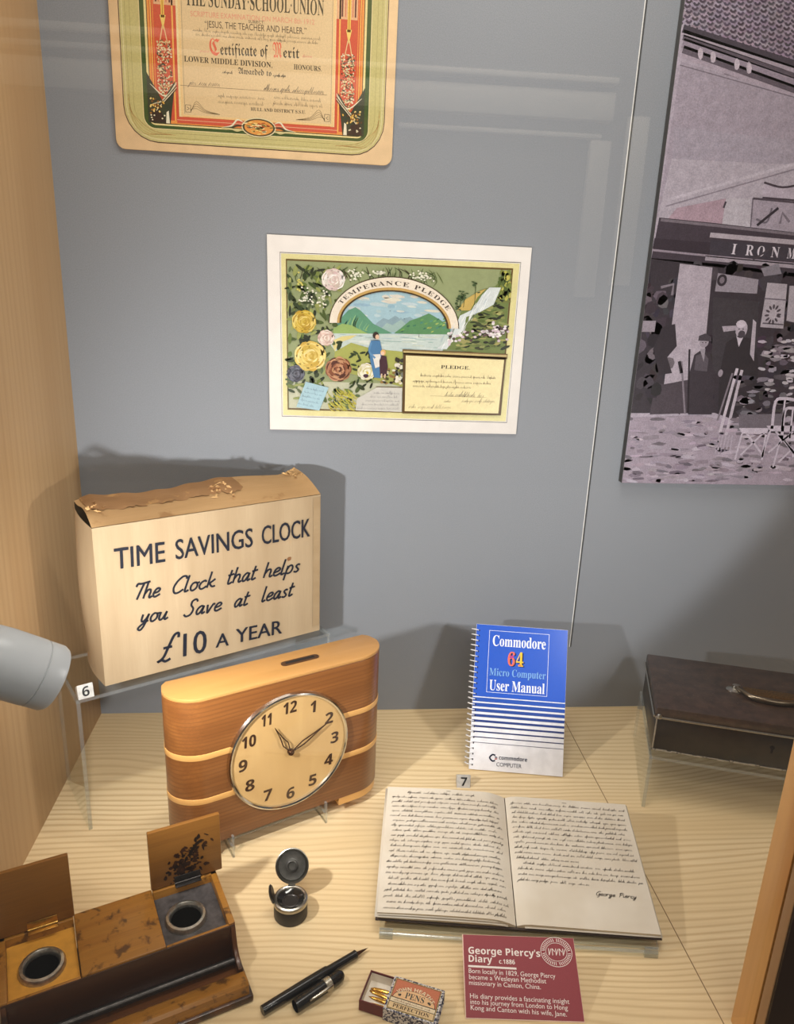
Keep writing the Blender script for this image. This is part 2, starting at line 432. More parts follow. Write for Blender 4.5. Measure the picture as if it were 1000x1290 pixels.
M['acrylic'] = clear('clear_acrylic', (0.95, 0.965, 0.96, 1))
M['acrylic_edge'] = clear('acrylic_edge', (0.86, 0.89, 0.89, 1), 1.49, 0.15, (0.68, 0.70, 0.70, 1), 0.12)
M['glass'] = clear('front_glass', (0.985, 0.99, 0.985, 1), 1.5, 0, rough=0.0)
M['chrome'] = plain('bright_chrome', (215, 212, 205), 0.12, 1.0, var=0.02)
M['steel'] = plain('worn_silver', (176, 172, 162), 0.3, 1.0, var=0.1, scale=300)
M['brass'] = plain('aged_brass', (190, 150, 78), 0.35, 1.0, var=0.1, scale=200)
M['ink_black'] = plain('black_hard_rubber', (16, 15, 16), 0.25, var=0.05)

XL, XR, YF, ZT = -0.391, 0.98, -0.655, 1.56
# ------------------------------------------------------------------ the display case
struct(MB().box((0.2945, -0.33, -0.02), (XR - XL + .10, 0.74, 0.04)).build('floor', M['ash']))
# brown line of the board joint, running front to back
struct(MB().box((0.4306, -0.328, 0.0001), (0.0009, 0.65, 0.0004)).build('trim_1', plain('brown_joint_line', (120, 88, 52), 0.7)))
struct(MB().box((0.2945, 0.009, 0.78), (XR - XL + .10, 0.018, 1.56)).build('wall_back', M['wall']))
struct(MB().box((XL - 0.009, -0.328, 0.78), (0.018, 0.656, 1.56)).build('wall_left', M['oak']))
struct(MB().box((XR + 0.009, -0.328, 0.78), (0.018, 0.656, 1.56)).build('wall_right', M['oak']))
struct(MB().box((0.2945, -0.328, ZT + .012), (XR - XL + .04, 0.70, 0.024)).build('ceiling', M['white']))
# thin white bead in the joint of two wall boards
b = MB()
struct(b.box((0.4396, -0.0004, 0.84), (0.0011, 0.0012, 1.43)).build('trim_2', plain('white_bead', (232, 232, 230), 0.5)))
struct(MB().box((0.4418, -0.0002, 0.84), (0.0022, 0.0010, 1.43)).build('trim_3', plain('dark_joint', (62, 64, 66), 0.7)))

# front post between the two glazed openings, seen at its left face
YP0, YP1 = -0.62, -0.642
def post():
    struct(MB().box((0.4395 + .02, (YP0 + YP1 - .012) / 2, 0.78), (0.04, abs(YP1 - YP0 - .012), 1.56), 0.0015).build('trim_4', M['post']))
    struct(MB().box((0.4425 + .02, -0.6565, 0.78), (0.04, 0.005, 1.56)).build('trim_5', M['black']))
    struct(MB().box((0.4375 + .06, -0.6650, 0.78), (0.12, 0.012, 1.56), 0.001).build('trim_6', [M['post_pale']]))
    struct(MB().box((0.4385 + .06, -0.6725, 0.78), (0.12, 0.003, 1.56)).build('trim_7', [M['post_shade']]))
post()
struct(MB().box(((XL + .4425) / 2, -0.6565, 0.78), (.4425 - XL, 0.004, 1.56)).build('window_1', M['glass']))
# ------------------------------------------------------------------ the room opposite, mirrored faintly in the glass
M['room'] = plain('dim_room_wall', (92, 88, 84), 0.8)
M['cream'] = plain('cream_woodwork', (236, 228, 212), 0.6)
struct(MB().box((0.3, -3.25, 1.2), (5.0, 0.05, 2.6)).build('wall_opposite', M['room']))
for i, (x0, x1, z0, z1, d) in enumerate(((-2.2, 1.05, 1.335, 1.43, .05), (-2.2, 1.05, 1.455, 1.475, .07), (0.25, 1.02, 1.275, 1.292, .03), (0.98, 1.06, 0.7, 1.27, .03), (1.12, 1.2, 0.75, 1.36, .03), (-2.2, -.35, 1.52, 1.545, .03))):
    struct(MB().box(((x0 + x1) / 2, -3.22 + d / 2, (z0 + z1) / 2), (x1 - x0, d, z1 - z0), 0.003).build('trim_%d' % (8 + i), M['cream']))

def inv(root):
    return (Matrix.Translation(root.location) @ Euler(root.rotation_euler).to_matrix().to_4x4()).inverted()
def clamp(x): return max(0, min(255, x))
def jc(c, k=12):
    d = random.uniform(-k, k); return tuple(clamp(x + d + random.uniform(-k / 3, k / 3)) for x in c)
# ------------------------------------------------------------------ certificate of merit (upper left)
def certificate():
    pl = Plane((-0.2992, -0.005, 0.9095), (1, 0, -0.0095), (0, 0, 1))
    W, H = 0.3876, 0.535
    root = thing('certificate', 'tall cream and green illuminated certificate, uppermost sheet on the grey wall', 'certificate', (pl.o.x + W / 2, 0, pl.o.z))
    iv = inv(root)
    out = []
    r = 0.012
    for cx, cy, a in ((W - r, r, -90), (W - r, H - r, 0), (r, H - r, 90), (r, r, 180)):
        for k in range(5): t = R(a + k * 22.5); out.append((cx + r * math.cos(t), cy + r * math.sin(t)))
    m = MB(); m.prism([iv @ pl.at(a, b, -0.0045) for a, b in out], pl.n * 0.0045, 0.0004)
    m.build('board', plain('cream_card', (222, 190, 146), 0.7, var=0.05, scale=40), root)
    p = Print(pl.at)
    mm = 0.001
    def rr(l, r_, b, rad, col, layer, top=H - .02):
        pts = []
        for cx, cy, a in ((W - r_ - rad, b + rad, -90), (W - r_ - rad, top - rad, 0), (l + rad, top - rad, 90), (l + rad, b + rad, 180)):
            for k in range(7): t = R(a + k * 15); pts.append((cx + rad * math.cos(t), cy + rad * math.sin(t)))
        if col: p.poly(pts, col, layer)
        return pts
    CREAM = (224, 196, 150); INK = (66, 58, 42); GREEN = (62, 84, 36); OLIVE = (196, 186, 124); RED = (205, 84, 54); ORG = (232, 150, 70)
    p.stroke(rr(13 * mm, 13 * mm, 11 * mm, .045, None, 0), 0.0009, INK, 2, closed=True)
    rr(14 * mm, 14 * mm, 12 * mm, .044, OLIVE, 1)
    p.stroke(rr(17 * mm, 17 * mm, 15 * mm, .041, None, 0), 0.0016, (212, 202, 150), 2, closed=True)
    for dx in (21, 27): p.stroke(rr(dx * mm, dx * mm, (dx - 3) * mm, .034, None, 0), 0.0004, (150, 138, 80), 2, closed=True)
    rr(39 * mm, 35 * mm, 28 * mm, .016, (232, 214, 160), 3)
    rr(40 * mm, 36 * mm, 29 * mm, .015, GREEN, 4)
    rr(46 * mm, 42 * mm, 33 * mm, .010, (234, 216, 150), 5)
    rr(49 * mm, 45 * mm, 35 * mm, .006, (60, 52, 36), 6)
    rr(50 * mm, 46 * mm, 36 * mm, .005, ORG, 7)
    for side in (0, 1):
        x0 = (52 if side == 0 else 48) * mm
        X = (lambda a: a) if side == 0 else (lambda a: W - a)
        def band(a0, a1, b0, b1, col, layer): p.poly([(X(a0), b0), (X(a1), b0), (X(a1), b1), (X(a0), b1)], col, layer)
        band(x0 + 1 * mm, x0 + 36 * mm, .04, .45, RED, 8)
        band(x0 + 2 * mm, x0 + 3.2 * mm, .04, .45, (238, 196, 90), 9)
        band(x0 + 5 * mm, x0 + 6 * mm, .04, .45, ORG, 9)
        band(x0 + 30 * mm, x0 + 32 * mm, .04, .45, (240, 180, 90), 9)
        band(x0 + 36 * mm, x0 + 41 * mm, .04, .45, (236, 214, 160), 9)
        # pinkish column above the red panel
        band(x0 + 7 * mm, x0 + 36 * mm, .18, .45, (226, 176, 132), 9)
        for a in (9, 27): band(x0 + a * mm, x0 + (a + 2.2) * mm, .183, .45, (96, 50, 40), 10)
        for a in (13, 23): band(x0 + a * mm, x0 + (a + 1.2) * mm, .183, .45, (205, 110, 80), 10)
        cx = x0 + 18.5 * mm
        band(cx - 2.2 * mm, cx + 2.2 * mm, .165, .45, (236, 196, 84), 11); band(cx - .5 * mm, cx + .5 * mm, .165, .45, (176, 110, 40), 12)
        p.poly([(X(cx - 4 * mm), .168), (X(cx + 4 * mm), .168), (X(cx), .15)], (240, 206, 110), 11)
        p.stroke([(X(cx - 1 * mm), .155), (X(cx - 4 * mm), .14), (X(cx - 8 * mm), .125)], .0012, (228, 196, 140), 11)
        p.stroke([(X(cx + 1 * mm), .155), (X(cx + 4 * mm), .14), (X(cx + 8 * mm), .125)], .0012, (228, 196, 140), 11)
        for k in range(300):   # hanging garland of small white flowers
            b = random.uniform(.066, .138); wd = 9.5 * mm * min(1, (b - .062) / .02) * random.uniform(-1, 1)
            p.ell((X(cx + wd), b), random.uniform(.6, 1.6) * mm, random.uniform(.6, 1.4) * mm, random.choice(((236, 226, 196), (228, 206, 150), (90, 80, 48), (60, 60, 40), (214, 200, 150))), 11 + k % 6, random.uniform(0, 3), 6)
        # corner ornament
        lx = x0 - 6 * mm
        p.poly([(X(lx), .036), (X(lx + 30 * mm), .036), (X(lx + 38 * mm), .09), (X(lx + 20 * mm), .064), (X(lx), .098)], (50, 58, 40), 20)
        for k in range(5):
            p.stroke([(X(lx + 40 * mm), .088 - k * .002), (X(lx + (24 - 3 * k) * mm), (.07 - .005 * k)), (X(lx + (4 + 2 * k) * mm), (.064 - .005 * k) + (.02 if k == 0 else 0))], .0018, ((236, 226, 196), (214, 204, 170), (40, 44, 30), (230, 214, 180), (30, 30, 24))[k], 21 + k, 5, taper=True)
        p.poly([(X(lx + 2 * mm), .037), (X(lx + 24 * mm), .037), (X(lx + 18 * mm), .05), (X(lx + 6 * mm), .052)], (52, 34, 24), 26)
        for k in range(34):
            p.ell((X(lx + 14 * mm + random.gauss(0, 5 * mm)), .058 + random.gauss(0, .0045)), 1.6 * mm, 1.2 * mm, random.choice(((226, 178, 78), (240, 210, 130), (160, 104, 40), (90, 60, 30))), 27 + k % 4, random.uniform(0, 3), 7)
        for k in range(6): p.ell((X(lx + random.uniform(4, 24) * mm), random.uniform(.039, .047)), 1.2 * mm, 1 * mm, (235, 225, 190), 31, 0, 7)
        p.poly([(X(lx + 24 * mm), .036), (X(lx + 29 * mm), .036), (X(lx + 28 * mm), .052), (X(lx + 25 * mm), .05)], (236, 228, 200), 31)
        # fine scroll lines outside the corner
        for k in range(4):
            p.stroke([(X(20 * mm), .07 - k * .006), (X((24 + 2 * k) * mm), .04), (X((36 + 6 * k) * mm), .022 + .001 * k), (X((64 + 6 * k) * mm), .0215)], .0004, (176, 126, 66), 3, 5)
    # inner field
    L, Rr = 94 * mm, 88 * mm
    p.poly([(L - .003, .046), (W - Rr + .003, .046), (W - Rr + .003, .45), (L - .003, .45)], (236, 200, 140), 12)
    p.poly([(L, .0485), (W - Rr, .0485), (W - Rr, .45), (L, .45)], CREAM, 13)
    for a in (L + 1.5 * mm, W - Rr - 1.5 * mm): p.poly([(a, .05), (a + .4 * mm, .05), (a + .4 * mm, .44), (a, .44)], (120, 96, 60), 14)
    p.poly([(.085, .0375), (W - .08, .0375), (W - .08, .0455), (.085, .0455)], (206, 88, 62), 13)
    p.poly([(.085, .0412), (W - .08, .0412), (W - .08, .0418), (.085, .0418)], (236, 190, 150), 14)
    # scrolls and boxes in the lower corners of the field
    for X in ((lambda a: L + a), (lambda a: W - Rr - a)):
        p.stroke([(X(.003), .052), (X(.010), .052), (X(.010), .061), (X(.003), .061)], .0008, INK, 14, closed=True); p.stroke([(X(.005), .0545), (X(.008), .0565), (X(.005), .0585)], .0008, INK, 14)
        for k in range(4): p.stroke([(X(.010), .0525 + .001 * k), (X(.018), .066 - .003 * k), (X(.03), .056 - .0012 * k), (X(.05), .0515)], .0005, (120, 100, 66), 14, 5)
    # medallion
    cx, cy = pl.q(326, 161)
    p.ell((cx, cy), .024, .0125, (226, 214, 170), 21, 0, 30); p.ell((cx, cy), .0225, .0112, (70, 60, 36), 22, 0, 30); p.ell((cx, cy), .020, .0096, (222, 150, 70), 23, 0, 30)
    for k in range(60): p.ell((cx + random.gauss(0, .007), cy + random.gauss(0, .0032)), .0032, .0008, random.choice(((238, 200, 110), (176, 84, 40), (120, 120, 60), (244, 224, 170))), 24 + k % 4, random.uniform(-.3, .3), 7)
    for s in (-1, 1):
        for k in range(3):
            p.stroke([(cx + s * .022, cy + .006 - .005 * k), (cx + s * .03, cy + .008 - .007 * k), (cx + s * .038, cy - .002 * k), (cx + s * .052, cy - .003)], .0022, ((234, 226, 196), (60, 66, 40), (206, 196, 140))[k], 22 + k, 5, taper=True)
    q = pl.q
    def T(body, a, b_, h, col=INK, style=None, **kw):
        p.text(styled(body, style) if style else body, q(*a), q(*b_), h * .00105, col, 15, **kw)
    T('THE·SUNDAY·SCHOOL·UNION', (234, 6.5), (408, 20), 17.5, (74, 66, 44), 'serif')
    T('SCRIPTURE EXAMINATION ON MARCH 8th 1912', (240, 20.5), (396, 31.5), 6, (226, 150, 124))
    T('SUBJECT:', (313, 29), (333, 30.3), 3.2)
    T('“JESUS, THE TEACHER AND HEALER.”', (258, 34.5), (386, 43.5), 7.5, (80, 66, 48))
    for a, b_ in (((243, 39.5), (402, 51)), ((247, 45), (400, 56))): p.squiggle(q(*a), q(*b_), .0023, .0005, (92, 76, 54), 15, shear=0.0)
    T('C', (264, 69), (277, 70), 19, (226, 108, 80), 'fraktur'); T('ertificate of', (278, 69.5), (338, 72), 14, (64, 56, 42), 'fraktur'); T('M', (344, 72.5), (355, 73), 18, (226, 108, 80), 'fraktur'); T('erit', (357, 73), (377, 74), 13, (64, 56, 42), 'fraktur')
    for x in (252, 381): p.squiggle(q(x, 66 + (x - 252) * .05), q(x + 11, 66.5 + (x - 252) * .05), .0024, .0009, (232, 168, 140), 15)
    T('LOWER MIDDLE DIVISION,', (232, 77.5), (343, 85.5), 6.5, INK, 'serif'); T('HONOURS.', (370, 87.5), (405, 90), 6, INK, 'serif')
    T('Awarded to', (300, 93), (342, 96.2), 7.5, (70, 60, 44), 'fraktur')
    for x in (280, 344): p.squiggle(q(x, 92.5 + (x - 280) * .06), q(x + 15, 93.5 + (x - 280) * .06), .0022, .0009, (90, 76, 54), 15)
    p.stroke([q(227, 107.5), q(412, 120)], .0005, (120, 96, 66), 15)
    p.squiggle(q(238, 107), q(276, 109.5), .0042, .0007, (74, 58, 48), 16); p.squiggle(q(332, 114), q(406, 119), .0042, .0008, (64, 50, 42), 16)
    for a, b_ in (((275, 122.5), (331, 126)), ((275, 130), (331, 133.5)), ((345, 124.5), (402, 129)), ((344, 132), (405, 136))): p.squiggle(q(*a), q(*b_), .0029, .0006, (116, 96, 72), 15, shear=0.0)
    T('HULL AND DISTRICT S.S.U.', (316, 139.5), (385, 143.5), 4, (44, 38, 30), 'serif')
    p.build('printed_face', print_mat('certificate_print', 0.6, 0.07, 500, 0, 0.12, 14, (190, 150, 100)), root, iv)
certificate()

# ------------------------------------------------------------------ pledge card (centre of the wall)
def pledge():
    pl = Plane((-0.0918, -0.0032, 0.5135), (1, 0, -0.001), (0, 0, 1)); q = pl.q
    c = lambda x, y: q(320 + x / 2.7027, 280 + y / 2.7027)
    root = thing('pledge_card', 'small landscape colour card with flowers, arched lake view and waterfall on a white mount', 'card', (0.107, 0, 0.5135)); iv = inv(root)
    m = MB(); m.prism([iv @ pl.at(*q(*t), -0.003) for t in ((336, 295), (670, 312), (650, 547), (340, 541))], pl.n * 0.003, 0.0003)
    m.build('mount', plain('white_mount_board', (228, 224, 220), 0.6, var=0.02, scale=50), root)
    p = Print(pl.at); P = lambda pts: [c(*t) for t in pts]
    def S(pts, wd, col, layer, k=5, **kw): p.stroke(P(pts), wd, col, layer, k, **kw)
    S([(88, 102), (908, 137), (860, 682), (95, 660)], .0008, (30, 30, 28), 1, 0, closed=True)
    p.poly(P([(92, 106), (904, 141), (856, 678), (99, 656)]), (226, 218, 158), 1)
    p.poly(P([(108, 124), (882, 157), (840, 657), (114, 638)]), (104, 82, 40), 2)
    p.poly(P([(112, 130), (876, 163), (835, 651), (118, 632)]), (150, 160, 116), 3)
    p.poly(P([(118, 540), (508, 550), (506, 645), (120, 632)]), (192, 194, 168), 4)
    # landscape under the arch
    sky = [(262, 385)] + [(478 + 205 * math.cos(t), 375 - 158 * math.sin(t) + 0.02 * 205 * math.cos(t)) for t in [math.pi * (1 - k / 24) for k in range(25)]] + [(690, 385)]
    p.poly(P(sky), (164, 196, 208), 4)
    for k in range(26):
        x = random.uniform(340, 620); y = random.uniform(250, 320); p.ell(c(x, y), random.uniform(.004, .014), random.uniform(.0012, .003), jc(random.choice(((206, 212, 208), (184, 204, 210), (220, 214, 200), (150, 182, 200))), 6), 5 + k % 5, -.05, 12, .12)
    p.poly(P([(395, 372), (420, 340), (440, 326), (458, 332), (480, 318), (500, 330), (530, 322), (560, 340), (600, 375)]), (140, 166, 176), 10)
    p.poly(P([(420, 374), (452, 342), (470, 350), (500, 332), (520, 350), (540, 374)]), (158, 184, 180), 11)
    p.poly(P([(268, 392), (292, 330), (320, 300), (345, 289), (362, 300), (380, 318), (405, 345), (470, 378)]), (96, 150, 120), 12)
    for k in range(14): x = random.uniform(300, 400); S([(x, 315 + abs(x - 345) * .7), (x - 12, 345 + abs(x - 345) * .45), (x - 6, 368)], .0016, jc(random.choice(((120, 170, 128), (70, 122, 110), (150, 186, 120))), 8), 13, taper=True)
    p.poly(P([(268, 395), (270, 360), (300, 345), (330, 350), (390, 380)]), (150, 178, 104), 14)
    p.poly(P([(476, 378), (500, 360), (530, 335), (560, 325), (595, 310), (630, 330), (662, 352), (672, 385)]), (92, 142, 96), 12)
    for k in range(26): x = random.uniform(500, 655); y = random.uniform(326, 374); p.ell(c(x, max(y, 380 - (x - 480) * .6)), .0028, .0012, jc(random.choice(((120, 166, 92), (66, 118, 92), (162, 180, 100), (84, 140, 128))), 8), 13 + k % 3, .4, 8, .2)
    p.poly(P([(265, 378), (672, 382), (640, 440), (505, 438), (500, 470), (300, 470), (262, 420)]), (196, 210, 206), 15)
    for k in range(46):
        x = random.uniform(290, 640); y = random.uniform(382, 432); p.ell(c(x, y), random.uniform(.004, .014), .0006, jc(random.choice(((226, 230, 222), (166, 190, 196), (206, 214, 196), (150, 178, 172))), 6), 16 + k % 4, -.01, 8)
    p.poly(P([(262, 405), (300, 388), (350, 384), (330, 396), (290, 410), (275, 440)]), (220, 206, 140), 20)
    p.poly(P([(275, 440), (330, 410), (400, 430), (505, 440), (505, 560), (270, 500)]), (168, 172, 92), 20)
    p.stroke(P([(560, 392), (562, 380)]), .0006, (60, 50, 40), 21)
    for x, y in ((463, 302), (500, 327), (512, 329)): p.ell(c(x, y), .001, .0005, (50, 50, 60), 21, 0, 6)
    # arch ribbon
    def archpt(k, rx, ry, cx=476, cy=352): t = math.pi * (1.0 - k); return (cx + rx * math.cos(t), cy - ry * math.sin(t) + 10 * math.cos(t))
    ks = [0.0 + 1.0 * i / 30 for i in range(31)]
    out = [c(*archpt(k, 222, 167)) for k in ks]; mid = [c(*archpt(k, 219, 164)) for k in ks]; inn = [c(*archpt(k, 194, 130)) for k in ks]; in2 = [c(*archpt(k, 186, 121)) for k in ks]; in3 = [c(*archpt(k, 180, 116)) for k in ks]
    p.strip(out, in3, (70, 54, 30), 35); p.strip(mid, inn, (238, 226, 208), 36); p.strip(inn, in2, (196, 160, 96), 37)
    V, F = text_mesh(styled('TEMPERANCE PLEDGE', 'serif'), 1.25); x0 = min(v[0] for v in V); x1 = max(v[0] for v in V); y1 = max(v[1] for v in V)
    tx = []
    for x, y in V:
        k = .155 + .70 * (x - x0) / (x1 - x0); h = 4 + 15 * y / y1; tx.append(c(*archpt(k, 197 + h, 133 + h)))
    p._add(tx, F, (74, 62, 54), 38)
    # top sprays
    for k in range(60):
        x = random.uniform(130, 650); y = 150 + (x - 130) * .03 + abs(random.gauss(0, 18)); 
        if x > 420: y = min(y, 190)
        S([(x, y + 30), (x + random.uniform(-12, 12), y + 10), (x + random.uniform(-30, 30), y - 8)], .0013, jc(random.choice(((60, 76, 40), (96, 110, 60), (70, 60, 40))), 8), 26 + k % 4, 4, taper=True)
    for cx, cy, n, rx, ry in ((340, 175, 26, 28, 20), (420, 172, 20, 30, 10), (565, 182, 34, 42, 14), (180, 250, 40, 32, 26), (235, 262, 24, 20, 26), (155, 195, 12, 14, 40)):
        for k in range(n): p.ell(c(cx + random.gauss(0, rx * .5), cy + random.gauss(0, ry * .5)), .0016, .0013, jc((236, 234, 214) if cx != 155 else (216, 206, 110), 8), 31 + k % 5, 0, 7, .15)
    # foliage of the left wreath
    for k in range(260):
        x = random.gauss(195, 55); y = random.uniform(150, 625)
        if y > 560: x = random.gauss(250, 70)
        x = max(122, min(x, 290 if y < 430 else 420))
        if (x - 476) ** 2 / 200 ** 2 + (y - 362) ** 2 / 150 ** 2 < 1 and y < 400: continue
        p.ell(c(x, y), random.uniform(.004, .009), random.uniform(.0016, .0034), jc(random.choice(((74, 92, 44), (112, 128, 62), (54, 66, 36), (150, 158, 90), (92, 108, 70), (40, 48, 30))), 8), 26 + k % 9, random.uniform(0, 3.1), 9)
    for k in range(50):
        x = random.uniform(250, 335); y = random.uniform(565, 625); S([(x, y), (x + 10, y + 14), (x + 24, y + 20)], .0016, jc((192, 184, 76), 14), 35 + k % 3, 3, taper=True)
    def rose(cx, cy, r, cols, lay=40, n=26):
        k0 = r * .00044
        for ring, (m_, d_, rx, ry) in enumerate(((9, .62, .40, .30), (8, .42, .36, .26), (6, .24, .28, .20), (4, .10, .20, .14))):
            for k in range(m_):
                t = 2 * math.pi * (k + .37 * ring) / m_; x = cx + r * d_ * math.cos(t); y = cy + r * d_ * .92 * math.sin(t)
                p.ell(c(x, y), k0 * rx, k0 * ry, jc(cols[(k + ring) % len(cols)], 7), lay + ring * 2 + k % 2, -t + math.pi / 2, 12, .10)
                a = [(cx + r * (d_ + .16) * math.cos(t + s) , cy + r * (d_ + .14) * .92 * math.sin(t + s)) for s in (-.45, -.15, .15, .45)]
                p.stroke(P(a), r * .000045, jc(cols[(k + 1) % len(cols)], 10), lay + ring * 2 + 2, 4, taper=True)
        p.ell(c(cx, cy), k0 * .12, k0 * .09, jc(cols[-1], 4), lay + 9, .4, 9, .1)
    rose(270, 195, 44, ((234, 222, 214), (244, 238, 232), (214, 196, 184), (226, 200, 196)))
    rose(170, 338, 46, ((216, 186, 82), (232, 208, 118), (186, 150, 50), (204, 172, 60)))
    rose(245, 393, 32, ((232, 206, 192), (240, 226, 216), (208, 176, 164)))
    rose(192, 455, 60, ((230, 206, 118), (240, 222, 150), (206, 172, 74), (216, 186, 92)), 40)
    rose(287, 500, 50, ((138, 84, 56), (176, 122, 88), (84, 44, 30), (200, 150, 112)), 42)
    rose(382, 508, 34, ((232, 226, 198), (240, 236, 218), (206, 196, 140)), 44, 14)
    p.ell(c(380, 522), .004, .003, (70, 44, 60), 54, 0, 8, .2); p.ell(c(386, 512), .002, .002, (220, 190, 60), 55, 0, 8)
    rose(142, 515, 34, ((86, 88, 100), (112, 114, 128), (58, 58, 70)), 40, 16)
    for k in range(40): x = random.uniform(330, 420); y = random.uniform(440, 560); p.ell(c(x, y), .005, .0018, jc(random.choice(((60, 74, 44), (96, 110, 58), (44, 50, 34))), 8), 36 + k % 4, random.uniform(0, 3), 8)
    # two children
    p.poly(P([(395, 470), (390, 425), (398, 402), (428, 402), (436, 440), (432, 530), (408, 528)]), (78, 124, 168), 56)
    p.poly(P([(402, 450), (430, 448), (430, 490), (412, 496)]), (226, 222, 214), 57); p.ell(c(414, 385), .0048, .0052, (56, 44, 40), 57); p.ell(c(419, 390), .003, .0036, (226, 190, 160), 58)
    p.stroke(P([(398, 410), (392, 440), (412, 462)]), .003, (96, 142, 184), 58, 4)
    p.poly(P([(428, 520), (426, 470), (434, 452), (450, 456), (455, 490), (450, 522)]), (72, 44, 52), 59); p.ell(c(439, 443), .0042, .0046, (226, 180, 110), 60); p.ell(c(437, 446), .0028, .003, (232, 196, 170), 61)
    p.stroke(P([(432, 528), (434, 515)]), .002, (226, 200, 170), 60); p.stroke(P([(444, 530), (446, 516)]), .002, (226, 200, 170), 60)
    for k in range(40): x = random.uniform(430, 505); y = random.uniform(500, 548); p.ell(c(x, y), .003, .002, jc(random.choice(((206, 196, 150), (90, 86, 50), (150, 120, 70), (50, 46, 36), (230, 224, 206))), 8), 46 + k % 4, 0, 7, .2)
    for k in range(16): x = random.uniform(482, 506); y = random.uniform(455, 545); p.ell(c(x, y), .003, .0035, jc(random.choice(((226, 222, 204), (120, 120, 110), (60, 56, 44))), 8), 50 + k % 4, 0, 7, .2)
    # waterfall and rocks
    p.poly(P([(648, 428), (690, 330), (730, 265), (770, 232), (820, 218), (870, 165), (873, 166), (852, 452), (650, 432)]), (112, 128, 70), 26)
    for k in range(220):
        x = random.uniform(690, 862); y = random.uniform(235, 432)
        if y < 430 - (x - 650) * 1.05: continue
        p.ell(c(x, y), random.uniform(.003, .009), random.uniform(.001, .0026), jc(random.choice(((92, 108, 54), (54, 62, 34), (140, 146, 84), (40, 44, 28), (120, 126, 70), (164, 160, 100))), 8), 27 + k % 6, random.uniform(-.3, .5), 8, .15)
    for k in range(60): x = random.uniform(835, 870); y = random.uniform(170, 260); p.ell(c(x, y), .003, .004, jc(random.choice(((190, 186, 92), (120, 130, 60), (80, 96, 44))), 8), 28 + k % 5, 0, 7, .2)
    p.poly(P([(690, 300), (720, 262), (765, 235), (790, 226), (760, 255), (735, 300)]), (200, 172, 96), 34)
    p.poly(P([(620, 430), (668, 398), (700, 318), (745, 296), (775, 248), (800, 222), (840, 222), (815, 280), (770, 305), (722, 322), (712, 368), (680, 398), (655, 432)]), (214, 222, 222), 35)
    for k in range(46):
        f = random.random(); x = 640 + 180 * f + random.gauss(0, 9); y = 420 - 190 * f ** .9 + random.gauss(0, 8); S([(x, y), (x - 8, y + 14), (x - 14, y + 26)], .0010, jc(random.choice(((240, 244, 244), (176, 194, 204), (226, 232, 232))), 5), 36 + k % 3, 3, taper=True)
    for x in (700, 712, 748): S([(x, 290), (x + 3, 262), (x + 6, 205 if x == 748 else 240)], .001, (66, 84, 44), 36); 
    for k in range(40):
        x0, y0 = random.choice(((702, 258), (712, 246), (752, 212), (690, 280))); p.ell(c(x0 + random.gauss(0, 7), y0 + random.gauss(0, 12)), .0026, .001, jc((70, 92, 56), 10), 37 + k % 3, random.uniform(-.5, .5), 7)
    for k in range(90):
        x = random.gauss(825, 22) if k % 3 else random.uniform(660, 790); y = 372 + random.gauss(0, 14) + (830 - x) * .12; p.ell(c(min(x, 864), y), .0026, .002, jc(random.choice(((232, 222, 228), (214, 196, 206), (240, 236, 232), (90, 70, 70))), 6), 40 + k % 5, 0, 7, .15)
    # the written panel
    p.poly(P([(504, 432), (862, 448), (860, 466), (508, 448)]), (120, 96, 58), 56); p.poly(P([(508, 437), (860, 452), (859, 458), (508, 443)]), (196, 176, 120), 57)
    p.poly(P([(508, 444), (857, 460), (837, 657), (504, 650)]), (92, 68, 34), 56); p.poly(P([(516, 453), (850, 468), (830, 650), (512, 642)]), (238, 224, 172), 58)
    T = lambda b_, a, e, h, col=(60, 46, 34), st='serif': p.text(styled(b_, st), c(*a), c(*e), h, col, 60)
    T('PLEDGE.', (635, 497), (733, 501), .0052, (48, 36, 28))
    for a, e in (((566, 524), (818, 533)), ((540, 543), (812, 552)), ((540, 560), (735, 566))): p.squiggle(c(*a), c(*e), .0027, .0007, (96, 76, 56), 60, shear=0.0)
    p.stroke([c(598, 590), c(790, 596)], .0004, (150, 126, 90), 59)
    p.squiggle(c(648, 592), c(715, 594), .0042, .0007, (80, 66, 60), 60); p.squiggle(c(715, 594), c(775, 596), .0042, .0007, (80, 66, 60), 60)
    p.squiggle(c(645, 612), c(665, 613), .0028, .0006, (130, 112, 90), 60); p.squiggle(c(705, 612), c(825, 614), .0035, .0006, (120, 100, 84), 60)
    p.squiggle(c(525, 632), c(665, 634), .0034, .0006, (140, 122, 96), 60)
    p.poly(P([(420, 560), (504, 562), (502, 645), (345, 640), (350, 600)]), (206, 204, 196), 45); p.stroke(P([(415, 560), (504, 562)]), .001, (100, 80, 50), 46)
    for k in range(5): p.squiggle(c(408 - 14 * min(k, 4), 583 + k * 13), c(492, 585 + k * 13), .0022, .0005, (140, 138, 140), 47, shear=0.0)
    p.poly(P([(176, 542), (254, 562), (222, 640), (144, 628)]), (166, 200, 212), 56)
    for k in range(5): p.squiggle(c(178 - 7 * k, 566 + 13 * k), c(234 - 6 * k, 578 + 13 * k), .0022, .0005, (110, 130, 150), 57, shear=0.0)
    p.squiggle(c(755, 420), c(845, 424), .0016, .0004, (90, 96, 60), 46, shear=0.0)
    p.build('printed_face', print_mat('pledge_print', 0.4, 0.07, 900, soft=0.16), root, iv)
pledge()

